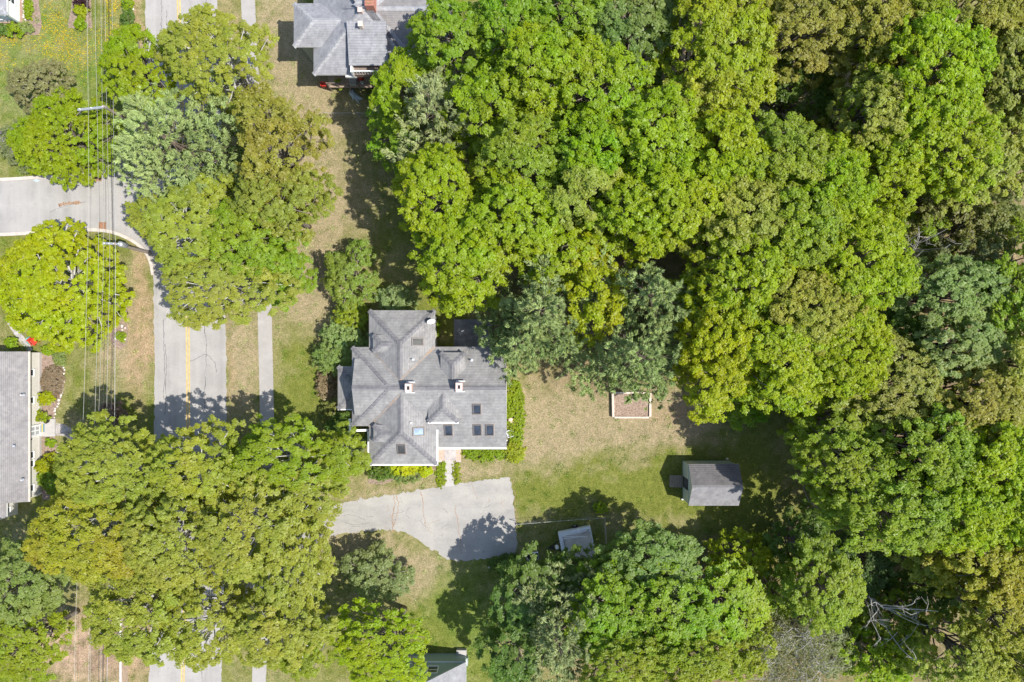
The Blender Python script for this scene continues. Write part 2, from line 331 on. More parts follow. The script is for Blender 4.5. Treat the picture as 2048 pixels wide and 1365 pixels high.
def make_ground():
    ax = axis(-52, 52, 0.3, 0); ay = axis(-36, 36, 0.3, 0); X, Y = np.meshgrid(ax, ay, indexing='ij')
    nx, ny = X.shape; x = X.ravel(); y = Y.ravel()
    me = bpy.data.meshes.new('ground'); me.vertices.add(nx * ny)
    me.vertices.foreach_set('co', np.stack([x, y, np.zeros_like(x)], 1).astype(np.float32).ravel())
    i = np.arange(nx - 1)[:, None] * ny + np.arange(ny - 1)[None, :]; q = np.stack([i, i + ny, i + ny + 1, i + 1], -1).reshape(-1, 4)
    n = len(q); me.loops.add(4 * n); me.loops.foreach_set('vertex_index', q.ravel().astype(np.int32)); me.polygons.add(n)
    me.polygons.foreach_set('loop_start', np.arange(0, 4 * n, 4, dtype=np.int32)); me.update(calc_edges=True)
    c = ground_color(x, y); far_ = np.clip((np.maximum(np.abs(x) - 51, np.abs(y) - 35)) / 4, 0, 1)[:, None]; c = c * (1 - far_) + np.array((.17, .175, .06)) * far_; at = me.color_attributes.new('soil', 'FLOAT_COLOR', 'POINT')
    at.data.foreach_set('color', np.concatenate([c, np.ones((len(c), 1))], 1).astype(np.float32).ravel())
    m, nn, l, b = new_mat('lawn_and_soil'); p = geo_pos(nn)
    a = nn.new('ShaderNodeAttribute'); a.attribute_name = 'soil'
    t1 = noise(nn, l, 8, 5, .8, p); t2 = noise(nn, l, 2.2, 5, .75, p)
    r1 = ramp(nn, [(.25, (.35, .40, .32)), (.5, (.95, .97, .92)), (.75, (1.75, 1.65, 1.7))]); l.new(t1.outputs[0], r1.inputs[0])
    r2 = ramp(nn, [(.3, (.68, .78, .62)), (.7, (1.32, 1.24, 1.36))]); l.new(t2.outputs[0], r2.inputs[0])
    o = mixc(nn, l, 'MULTIPLY', 1, a.outputs['Color'], r1.outputs[0]); o = mixc(nn, l, 'MULTIPLY', 1, o, r2.outputs[0])
    l.new(o, b.inputs['Base Color']); b.inputs['Roughness'].default_value = 0.95; b.inputs['Specular IOR Level'].default_value = 0.1
    bp = nn.new('ShaderNodeBump'); bp.inputs['Strength'].default_value = 0.7; bp.inputs['Distance'].default_value = 0.06
    l.new(t1.outputs[0], bp.inputs['Height']); l.new(bp.outputs[0], b.inputs['Normal'])
    me.materials.append(m); o = bpy.data.objects.new('ground', me); o['kind'] = 'structure'; link(o)
make_ground()

# ---------------------------------------------------------------- roads, pavements, drive
road_px = [(346, -700), (350, -300), (357, 0), (366, 300), (372, 520), (375, 650), (376, 800), (374, 1000), (370, 1200), (365, 1365), (357, 1700), (350, 2100)]
road_line = cr(G(road_px), 26)
n_ = len(road_line)
# travelling down the picture: left of travel is the east side
jit = lambda a: [a + random.uniform(-.07, .07) for i in range(n_)]
road = strip('road', road_line, jit(77 * S), jit(67 * S), 'asphalt', 0.008)
for off in (-0.10, 0.13):
    ln, _ = ribbon(road_line, off, -off); strip('centre_line', [tuple(p) for p in ln], 0.065, 0.065, 'yellow', 0.014, road)
def crack_strip(name, pts, w, mat, z, parent, seed=0, jitter=0.06):
    rr = random.Random(seed); base = cr(G(pts), 14); L = []
    a = 0
    for p in base:
        a = a * 0.7 + rr.uniform(-jitter, jitter); L.append((p[0] + a, p[1] + rr.uniform(-.02, .02)))
    ww = [max(0.008, w * rr.uniform(.2, 1.3)) for _ in L]
    return strip(name, L, ww, ww, mat, z, parent)
for i, pts in enumerate([[(326, 640), (327, 690), (330, 740), (325, 800)], [(331, 690), (333, 760), (329, 830)], [(408, 600), (410, 660), (412, 705), (409, 760), (412, 830)],
                         [(380, 724), (395, 716), (412, 710), (430, 728), (432, 745)], [(334, 20), (333, 60), (336, 100)], [(322, 0), (323, 50), (320, 90)], [(412, 0), (414, 60)],
                         [(405, 1300), (404, 1340), (407, 1380)]]):
    crack_strip('crack', pts, 0.026, 'crack', 0.012, road, i)
walk_px = [(478, -500), (496, 0), (512, 300), (527, 560), (531, 700), (534, 850), (532, 1000), (525, 1200), (518, 1365), (505, 1800)]
strip('sidewalk', cr(G(walk_px), 6), 0.66, 0.66, 'sidewalk', 0.012)
# side street with its two kerbs turning into the road
nk = cr(G([(-500, 372), (-200, 366), (0, 360), (70, 356), (130, 353), (175, 349), (205, 342), (230, 328), (250, 308), (268, 275), (280, 220)]), 6)
sk = cr(G([(-500, 482), (-200, 476), (0, 470), (90, 465), (165, 461), (195, 461), (220, 464), (245, 472), (270, 485), (290, 502), (302, 525), (308, 560)]), 6)
side = sheet('side_street', [(p[0], p[1]) for p in nk] + [W(345, 220)[:2], W(352, 560)[:2]] + [(p[0], p[1]) for p in sk[::-1]], 'asphalt', 0.004)
def kerb(line, w, name='kerb'):
    l1, r1 = ribbon(line, w / 2, w / 2); b = MB()
    for i in range(len(l1) - 1):
        b.prism([l1[i], l1[i + 1], r1[i + 1], r1[i]], 0.0, 0.12)
    o = b.build(name, 'kerb', None, kind='structure'); return o
kerb(nk[:-4], 0.30); kerb(sk[:-2], 0.30)
crack_strip('tar_patch', [(118, 411), (135, 407), (160, 406)], 0.16, 'crack_b', 0.010, side, 3, 0.05)
crack_strip('crack', [(100, 425), (130, 412), (170, 404)], 0.02, 'crack', 0.009, side, 4)
sheet('paint_mark', G([(66, 361), (73, 358), (80, 362), (74, 365)]), 'tarp', 0.009, side)
# driveway and entrance walk
drive_px = [(440, 1005), (500, 1012), (560, 1018), (620, 1016), (665, 1010), (700, 1003), (745, 996), (800, 987), (850, 978), (890, 971), (910, 968), (960, 961), (1022, 956), (1027, 990), (1030, 1030), (1033, 1070),
            (1033, 1105), (1015, 1110), (980, 1117), (930, 1122), (905, 1123), (885, 1114), (862, 1097), (840, 1082), (820, 1070), (800, 1063), (765, 1060), (720, 1063), (680, 1068), (640, 1076), (580, 1082), (520, 1085), (440, 1095)]
def ragged(pts, step=.22, amp=.07, seed=4):
    """outline with a crumbling, grass-bitten edge"""
    r = random.Random(seed); out = []
    for i in range(len(pts)):
        p = np.array(pts[i]); q = np.array(pts[(i + 1) % len(pts)]); L = np.linalg.norm(q - p); n = max(1, int(L / step))
        for k in range(n): out.append(tuple(p + (q - p) * k / n + np.array((r.gauss(0, amp), r.gauss(0, amp)))))
    return out
drive = sheet('driveway', ragged(G(drive_px)), 'asphalt_b', 0.016)
for i, (pts, w, mt) in enumerate([([(786, 990), (790, 1015), (784, 1040), (787, 1062)], .05, 'crack_b'), ([(793, 992), (797, 1012), (793, 1030), (789, 1052)], .03, 'crack_b'),
                              ([(842, 985), (845, 1010), (848, 1030), (851, 1055)], .03, 'crack_b'), ([(910, 1010), (914, 1040), (920, 1075), (922, 1110)], .025, 'crack_b'),
                              ([(944, 965), (949, 985), (956, 1000)], .015, 'crack_b'), ([(690, 1045), (710, 1050), (740, 1046)], .015, 'crack'), ([(668, 1035), (700, 1030), (730, 1040)], .012, 'crack'),
                              ([(1026, 960), (1029, 1000), (1032, 1050)], .03, 'crack_b')]):
    crack_strip('crack', pts, w, mt, 0.021, drive, 20 + i)
rd = random.Random(8)
for i in range(16):
    x = rd.uniform(700, 1015); y = rd.uniform(995, 1080) if x > 820 else rd.uniform(1010, 1055); a = rd.uniform(0, 6.28); l_ = rd.uniform(12, 38)
    crack_strip('crack', [(x, y), (x + l_ * .5 * math.cos(a) + rd.uniform(-6, 6), y + l_ * .3 * math.sin(a)), (x + l_ * math.cos(a), y + l_ * .6 * math.sin(a))], .012, 'crack' if i % 3 else 'crack_b', .0205, drive, 60 + i, .05)
walk = sheet('front_walk', G([(890, 921), (908, 921), (908.5, 972), (890, 974)]), 'concrete', 0.022)
MB().box(*[W(890, 0)[0], W(908.5, 0)[0]], W(0, 947)[1], W(0, 946.4)[1], 0.0, 0.0245).build('joint', 'crack', walk)
# garden beds and paths
sheet('garden_bed', G([(148, -30), (142, 20), (136, 48), (137, 56), (160, 58), (185, 56), (183, 30), (182, -30)]), 'mulch', 0.006)
sheet('garden_bed', G([(243, -40), (244, 30), (247, 68), (262, 72), (266, 40), (262, -40)]), 'mulch', 0.006)
sheet('garden_bed', G([(62, -40), (64, 10), (50, 44), (0, 50), (-40, 52), (-40, 70), (30, 68), (78, 71), (84, 50), (78, 10), (75, -40)]), 'mulch', 0.006)
sheet('garden_bed', G([(82, 704), (100, 710), (118, 720), (128, 735), (128, 770), (122, 800), (112, 822), (108, 840), (85, 842), (84, 760)]), 'mulch', 0.006)
sheet('garden_bed', G([(84, 874), (110, 874), (116, 905), (124, 950), (120, 980), (100, 1000), (84, 1000)]), 'mulch', 0.006)
sheet('garden_bed', G([(222, 600), (240, 585), (256, 600), (256, 690), (240, 700), (224, 690), (214, 650)]), 'mulch', 0.006)
sheet('garden_bed', G([(742, 930), (872, 930), (868, 944), (840, 962), (800, 958), (760, 970), (735, 966)]), 'mulch', 0.006)
sheet('garden_path', G([(10, 640), (22, 636), (34, 655), (52, 680), (66, 700), (58, 704), (44, 690), (28, 668)]), 'flag', 0.009)
sheet('garden_path', G([(112, 846), (130, 850), (150, 862), (165, 878), (178, 905), (190, 940), (176, 940), (164, 908), (150, 885), (130, 872), (112, 871)]), 'flag', 0.009)
# ---------------------------------------------------------------- buildings
def hip_roof(name, x0, x1, y0, y1, ze, slope, axis='x', hips=(True, True), mat='roof', capmat='cap', parent=None, o=(0, 0, 0), th=0.16, ridge=None, caps=True, fascia='white', zr=None):
    """rectangular roof; ridge along axis, hip or gable at the low/high end; ridge = its offset position across (default middle)"""
    if axis == 'x': a0, a1, b0, b1 = x0, x1, y0, y1
    else: a0, a1, b0, b1 = y0, y1, x0, x1
    r = (b0 + b1) / 2 if ridge is None else ridge
    zt = ze + slope * (b1 - r) if zr is None else zr
    z1 = ze; z0 = zt - slope * (r - b0)
    h0 = (r - b0) if hips[0] else 0.0; h1 = (b1 - r) if hips[1] else 0.0
    P = lambda a, b, z: (a, b, z) if axis == 'x' else (b, a, z)
    A, B, C, D = P(a0, b0, z0), P(a1, b0, z0), P(a1, b1, z1), P(a0, b1, z1); E, F = P(a0 + h0, r, zt), P(a1 - h1, r, zt)
    low = [(q[0], q[1], q[2] - th) for q in (A, B, C, D)] + [(E[0], E[1], E[2] - th), (F[0], F[1], F[2] - th)]
    m = MB(o); fs = [(0, 1, 5, 4), (2, 3, 4, 5), (3, 0, 4), (1, 2, 5)]
    if axis != 'x': fs = [f[::-1] for f in fs]
    top = [f for i, f in enumerate(fs) if i < 2 or hips[i - 2]]
    m.add([A, B, C, D, E, F], top)
    rf = m.build(name, mat, parent)
    f = MB(o); ring = [0, 1, 2, 3]
    sides = []
    for i, (p, q) in enumerate(((0, 1), (1, 2), (2, 3), (3, 0))):
        gable = (i == 1 and not hips[1]) or (i == 3 and not hips[0])
        if not gable: sides.append((p, q, q + 6, p + 6))
        else:
            e = 5 if i == 1 else 4; sides += [(p, e, e + 6, p + 6), (e, q, q + 6, e + 6)]
    sides += [(6, 9, 8, 7)] if False else [(6 + 3, 6 + 2, 6 + 1, 6 + 0)]
    f.add([A, B, C, D, E, F] + low, sides); f.build('fascia', fascia, rf)
    if caps:
        c = MB(o); w = 0.22; lines = [(E, F)]
        if hips[0]: lines += [(A, E), (D, E)]
        if hips[1]: lines += [(B, F), (C, F)]
        for p, q in lines:
            p = Vector(p); q = Vector(q); t = (q - p); t.z = 0; t.normalize(); s = Vector((-t.y, t.x, 0)) * w
            drop = w * slope * (0.72 if p.z != q.z else 1.0); up = Vector((0, 0, 0.035)); dn = Vector((0, 0, 0.03 - drop))
            vs = [p + s + dn, p + up, p - s + dn, q + s + dn, q + up, q - s + dn]
            c.add([tuple(v) for v in vs], [(0, 1, 4, 3), (1, 2, 5, 4)])
        c.build('ridge_cap', capmat, rf)
    return rf
def gable_fill(name, x, y0, y1, z0, yr, zr, axis, mat, parent, o, t=0.1):
    pts = [(x, y0, z0), (x, y1, z0), (x, yr, zr)]
    b = MB(o); vs = []
    for s in (0, t): vs += [(p[0] + s, p[1], p[2]) if axis == 'x' else (p[1], p[0] + s, p[2]) for p in pts]
    b.add(vs, [(0, 1, 2), (5, 4, 3), (0, 3, 4, 1), (1, 4, 5, 2), (2, 5, 3, 0)]); return b.build(name, mat, parent)
def xs(p, z): return (p - 1024) * S * (1 - z / H)
def ys(p, z): return (682.5 - p) * S * (1 - z / H)
def skylight(parent, o, px, py, wpx, hpx, plane, up, glass='glass'):
    """plane(x, y) -> z of the roof; up = unit plan vector towards the ridge"""
    z = 5.8
    cx, cy = xs(px, z), ys(py, z); hw, hh = wpx * S * .455, hpx * S * .455
    def ring(k, dz): return [(cx + sx * (hw + k), cy + sy * (hh + k), plane(cx + sx * (hw + k), cy + sy * (hh + k)) + dz) for sx, sy in ((-1, -1), (1, -1), (1, 1), (-1, 1))]
    b = MB(o); A = ring(0, -.05); B = ring(0, .12); C = ring(-.085, .12); D = ring(-.085, .04)
    fs = []
    for i in range(4):
        j = (i + 1) % 4; fs += [(i, j, 4 + j, 4 + i), (4 + i, 4 + j, 8 + j, 8 + i), (8 + i, 8 + j, 12 + j, 12 + i)]
    b.add(A + B + C + D, fs); s = b.build('skylight', 'skyframe', parent)
    MB(o).add(D, [(0, 1, 2, 3)]).build('pane', glass, s)
    fl = MB(o); A = ring(.06, .008); B = ring(-.01, .03)
    fl.add(A + B, [(i, (i + 1) % 4, 4 + (i + 1) % 4, 4 + i) for i in range(4)]); fl.build('flashing', 'flash', s)
    return s
M['valley'] = grain('rusty_valley', (0.27, 0.235, 0.205), 0.25, 2, 20, 0.25, 0.8, 0.1, (0.36, 0.24, 0.15), 0.9)
M['skyframe'] = plain('bronze_frame', (0.14, 0.125, 0.115), 0.5)
M['flash'] = grain('stained_flashing', (0.27, 0.24, 0.22), 0.25, 4, 20, 0.2, 0.7, 0.1)
M['glass_sky'] = glass_mat('sky_lit_glass', (0.20, 0.27, 0.36))  # pale blue base colour imitates sky reflected in the pane
M['glass_room'] = glass_mat('room_behind_glass', (0.045, 0.045, 0.04))
def chimney(parent, o, px, py, z0, z1, w=0.5, l=0.66):
    zt = z1; cx, cy = xs(px, zt), ys(py, zt)
    c = MB(o).box(cx - w / 2, cx + w / 2, cy - l / 2, cy + l / 2, z0, z1).build('chimney', 'pinkbrick', parent)
    MB(o).box(cx - w / 2 - .03, cx + w / 2 + .03, cy - l / 2 - .03, cy + l / 2 + .03, z1 - .09, z1 + .03).build('cap', 'chimcap', c)
    MB(o).box(cx - .1, cx + .1, cy - .15, cy + .15, z1 + .033, z1 + .04).build('flue', 'black', c)
    zf = z1 - 0.62
    for s in (-1, 1):
        y = cy + s * (l / 2 + .10)
        MB(o).prism([(cx - w / 2 - .05, y - .06), (cx + w / 2 + .2, y - .06), (cx + w / 2 + .2, y + .06), (cx - w / 2 - .05, y + .06)], zf - .35, zf - .1).build('flashing', 'flashw', c)
    return c
M['flashw'] = plain('dull_white_flashing', (0.55, 0.56, 0.57), 0.5)
M['chimcap'] = grain('pale_pink_mortar', (0.62, 0.47, 0.42), 0.12, 8, 30, 0.15, 0.9, 0.2)
def vent(parent, o, px, py, z, h=0.45, r=0.06):
    cx, cy = xs(px, z + h), ys(py, z + h)
    v = MB(o).tube([(cx, cy, z - .1), (cx, cy, z + h)], r, 8).build('vent_pipe', 'white', parent)
    MB(o).add([(cx - .12, cy - .12, z + .02), (cx + .12, cy - .12, z + .02), (cx + .12, cy + .12, z + .02), (cx - .12, cy + .12, z + .02)], [(0, 1, 2, 3)]).build('flashing', 'steel', v)
def window(parent, o, p, q, z0, z1, n, frame=0.09, name='window', bars=1):
    """window in the wall line p-q (plan points), n = outward plan normal"""
    p = np.array(p, float); q = np.array(q, float); n = np.array(n, float); t = (q - p) / np.linalg.norm(q - p)
    b = MB(o)
    def bar(a, c, za, zb, d0=-.02, d1=.06):
        A = p + t * a; B = p + t * c
        b.prism([A + n * d0, B + n * d0, B + n * d1, A + n * d1], za, zb)
    L = np.linalg.norm(q - p)
    bar(0, L, z0, z0 + frame, -.02, .1); bar(0, L, z1 - frame, z1); bar(0, frame, z0 + frame, z1 - frame); bar(L - frame, L, z0 + frame, z1 - frame)
    if bars: zm = (z0 + z1) / 2; bar(frame, L - frame, zm - .03, zm + .03, -.02, .04)
    w = b.build(name, 'white', parent)
    A = p + t * frame + n * .015; B = q - t * frame + n * .015
    MB(o).add([(A[0], A[1], z0 + frame), (B[0], B[1], z0 + frame), (B[0], B[1], z1 - frame), (A[0], A[1], z1 - frame)], [(0, 1, 2, 3)]).build('pane', 'glass', w)
    return w

def main_house():
    o = W(860, 775); root = thing('house', 'large grey-roofed house with hips, dormers and seven skylights in the middle', 'house', o)
    sl = 0.45; ze = 5.2
    X = lambda p: xs(p, ze); Y = lambda p: ys(p, ze)
    zr = ze + sl * (Y(697) - Y(776)); yr = ys(776, zr)
    kw = dict(parent=root, o=o)
    # main hip, west end
    y1, y0 = yr + (zr - ze) / sl, yr - (zr - ze) / sl
    hip_roof('roof', X(704), X(884), y0, y1, ze, sl, 'x', (True, False), **kw)
    # east block, long southern slope, gable end
    ysouth = ys(896, 4.4); zs = zr + .012 - sl * (yr - ysouth); yn = yr + sl and yr + (zr + .012 - ze) / sl
    hip_roof('roof', X(871), X(1013), ysouth, yn, ze, sl, 'x', (False, False), ridge=yr, zr=zr + .012, **kw)
    # north wing and south wing
    hip_roof('roof', X(738), X(870), yr - .2, Y(621), ze, sl, 'y', (False, True), **kw)
    hip_roof('roof', X(738), X(873), Y(929), yr + .2, ze - .03, sl, 'y', (True, False), **kw)
    # west gable
    zg = zr - .02; yb = (zg - 5.62) / sl
    hip_roof('roof', xs(709, 5.7), X(790), yr - yb, yr + yb, 5.62, sl, 'x', (False, False), **kw)
    gable_fill('gable_wall', xs(709, 5.7) + .22, yr - yb + .1, yr + yb - .1, 4.6 + .9, yr, zg - .12, 'x', 'offwhite', root, o)
    # dormers
    def dormer(x0, x1, y0, y1, axis, hips, ze_, wall):
        d = hip_roof('dormer_roof', x0, x1, y0, y1, ze_, sl, axis, hips, parent=root, o=o, th=.1)
        i = .14; MB(o).box(x0 + i, x1 - i, y0 + i, y1 - i, 4.9, ze_ - .11).build('dormer_wall', wall, d)
    z = 5.87; dormer(xs(746, z), xs(796, z), ys(704.5, z), ys(670, z), 'x', (True, False), z, 'offwhite')
    z = 5.85; dormer(xs(747, z), xs(796, z), ys(884, z), ys(850, z), 'x', (True, False), z, 'offwhite')
    z = 5.92; dormer(xs(856.5, z), xs(916, z), ys(844.5, z), ys(782, z), 'y', (True, False), z, 'darkwall')
    z = 6.05; dormer(xs(881, z), xs(930, z), ys(772, z), ys(705, z), 'y', (False, True), z, 'darkwall')
    # west porch roof
    z = 3.65; x0, x1 = xs(675.5, z), xs(722, z); y0, y1 = ys(818.5, z), ys(733, z)
    pr = hip_roof('porch_roof', x0, x1 + 1.2, y0, y1, z, .36, 'x', (True, False), parent=root, o=o)
    for yy in (y0 + .25, (y0 + y1) / 2, y1 - .25): MB(o).box(x0 + .15, x0 + .31, yy - .08, yy + .08, 0.3, z - .17).build('porch_post', 'white', root)
    MB(o).box(x0 + .05, x1 + .6, y0 + .1, y1 - .1, 0.0, .3).build('porch_floor', 'wood', root)
    # walls under the eaves
    w = MB(o); i = .38
    w.box(X(704) + i, X(884), y0 * 0 + yr - (zr - ze) / sl + i, yr + (zr - ze) / sl - i, 0, ze - .05)
    w.box(X(884), X(1013) - i * .4, ysouth + i, yn - i, 0, zs - .1)
    w.box(X(884), X(1013) - i * .4, yr - 2.2, yn - i, zs - .1, ze - .05)
    w.box(X(738) + i, X(870) - i, yr, Y(621) - i, 0, ze - .052)
    w.box(X(738) + i, X(873) - i, Y(929) + i, yr, 0, ze - .08)
    w.build('wall', 'offwhite', root)
    gable_fill('gable_wall', X(1013) - .28, ysouth + .4, yn - .4, zs - .12, yr, zr - .14, 'x', 'offwhite', root, o)
    # rust-stained valleys where the wings meet the main slopes
    def valley(p, q, w=.10):
        p = Vector(p); q = Vector(q); t = (q - p); t.z = 0; t.normalize(); sd = Vector((-t.y, t.x, 0)) * w; up = Vector((0, 0, .05))
        MB(o).add([tuple(p + sd + up), tuple(p - sd + up), tuple(q - sd + up), tuple(q + sd + up)], [(0, 1, 2, 3)]).build('valley_flashing', 'valley', root)
    cx_ = (X(738) + X(870)) / 2; h_ = (X(870) - X(738)) / 2; zt_ = ze + sl * h_; yv = yr + (zr - zt_) / sl
    valley((X(870), yn, ze), (cx_, yv, zt_)); valley((X(738), yn, ze), (cx_, yv, zt_), .05)
    cx_ = (X(738) + X(873)) / 2; h_ = (X(873) - X(738)) / 2; zt_ = ze - .03 + sl * h_; yv = yr - (zr - zt_) / sl; valley((X(738), yr - (zr - ze + .03) / sl, ze - .03), (cx_, yv, zt_), .07)
    # gutters: white troughs that stand off the eaves
    def gutter(ax, ay, bx, by, z, wd=.12):
        L = MB(o); dx, dy = bx - ax, by - ay; l = math.hypot(dx, dy); nx, ny = -dy / l * wd / 2, dx / l * wd / 2
        L.prism([(ax + nx, ay + ny), (bx + nx, by + ny), (bx - nx, by - ny), (ax - nx, ay - ny)], z - .12, z - .01); L.build('gutter', 'white', root)
    g = .065
    gutter(X(738), Y(929) - g, X(873) + .1, Y(929) - g, ze - .03)
    gutter(X(738) - g, Y(929) - .1, X(738) - g, Y(884), ze - .03)
    gutter(X(873) + g, Y(929) - .1, X(873) + g, Y(860), ze - .03, .14)
    gutter(X(873) + .1, ysouth - g, X(1013), ysouth - g, zs, .14)
    z = 5.92; gutter(xs(856, z), ys(844.5, z) - g, xs(917, z), ys(844.5, z) - g, z, .14)
    z = 4.5   # trim rail around the south-west corner
    for a, b in (((700, 838), (700, 862)), ((700, 862), (738, 861)), ((737, 861), (737, 900))): gutter(xs(a[0], z), ys(a[1], z), xs(b[0], z), ys(b[1], z), z, .2)
    z = 3.65; gutter(x0, y0 - .05, x1, y0 - .05, z, .1)
    MB(o).box(X(872), X(889), Y(702), Y(695.5), ze - .12, ze + .05).build('eave_return', 'roof', root)
    # skylights
    def south(x, y): return zr + .012 - sl * (yr - y)
    cxw = (X(738) + X(873)) / 2; zsw = ze - .03
    wing_e = lambda x, y: zsw + sl * (X(873) - x)
    hip_s = lambda x, y: zsw + sl * (y - Y(929))
    nwing_e = lambda x, y: ze + sl * (X(870) - x)
    skylight(root, o, 836, 684, 22, 16, nwing_e, None, 'glass_room'); skylight(root, o, 838, 863.5, 22, 17, wing_e, None, 'glass_sky')
    skylight(root, o, 803, 899, 17, 21, hip_s, None, 'glass_room')
    for px, py, w_, h_ in ((895.5, 863.5, 17, 24), (954, 819, 17, 21), (954, 863, 17, 24), (979, 863, 17, 24)): skylight(root, o, px, py, w_, h_, south, None)
    chimney(root, o, 816.5, 776.5, 6.0, 7.7); chimney(root, o, 918, 774.5, 6.0, 7.7)
    vent(root, o, 825, 719.5, 6.0); vent(root, o, 822, 846, 5.9); vent(root, o, 943, 721, 5.75)
    # satellite dish
    z = 5.9; cx, cy = xs(862, z), ys(641.5, z); d = MB(o); vs = []; fs = []
    t = Vector((.25, -.80, .55)).normalized(); u = t.cross(Vector((0, 0, 1))).normalized(); v = u.cross(t)
    for k, (r, dp) in enumerate(((0.02, 0), (.2, .03), (.36, .11))):
        for j in range(14):
            a = 2 * math.pi * j / 14; q = Vector((cx, cy, z)) + (u * math.cos(a) * r * 1.05 + v * math.sin(a) * r) + t * dp; vs.append(tuple(q))
    for k in range(2):
        for j in range(14): fs.append((k * 14 + j, k * 14 + (j + 1) % 14, k * 14 + 14 + (j + 1) % 14, k * 14 + 14 + j))
    d.add(vs, fs + [tuple(range(14))]); ds = d.build('satellite_dish', 'white', root, True)
    MB(o).tube([(cx, cy, z), (cx - .1, cy + .25, z - .35)], .025, 6).build('arm', 'steel', ds)
    e = Vector((cx, cy, z)) + t * .45; MB(o).tube([(cx, cy, z - .3), tuple(e)], .015, 5).tube([tuple(e), tuple(e - t * .1)], .04, 6).build('receiver', 'steel', ds)
    # brick entrance landing
    x0, x1, y0, y1 = W(872, 0)[0], W(922, 0)[0], W(0, 921)[1], W(0, 893)[1]
    MB(o).box(x0, x1, y0, y1, 0, .16).build('landing', 'pinkbrick', root)
    MB(o).box(W(889, 0)[0], W(912, 0)[0], y0 + .02, y1, .16, .185).build('landing_slab', 'flag', root)
    MB(o).box(x0 - .1, W(889, 0)[0], y0 - .14, y0 - .002, 0, .12).build('landing_edge', 'concrete', root)
    MB(o).box(W(912, 0)[0], x1 + .02, y0 - .14, y0 - .002, 0, .12).build('landing_edge', 'concrete', root)
    # windows and the entrance door on the south side
    yw = ysouth + i
    for a in (935, 965, 995): window(root, o, (xs(a, 2), yw), (xs(a + 20, 2), yw), 1.0, 2.6, (0, -1))
    MB(o).box(xs(893, 1), xs(910, 1), yw - .06, yw + .02, .19, 2.35).build('door', 'darkwall', root)
    yw = Y(929) + i
    for a in (758, 790, 828):
        for z0 in (0.9, 3.3): window(root, o, (X(a), yw), (X(a + 20), yw), z0, z0 + 1.5, (0, -1))
    xw = X(738) + i
    for z0 in (.9, 3.3): window(root, o, (xw, Y(880)), (xw, Y(902)), z0, z0 + 1.5, (-1, 0)); window(root, o, (xw, Y(640)), (xw, Y(662)), z0, z0 + 1.5, (-1, 0))
main_house()

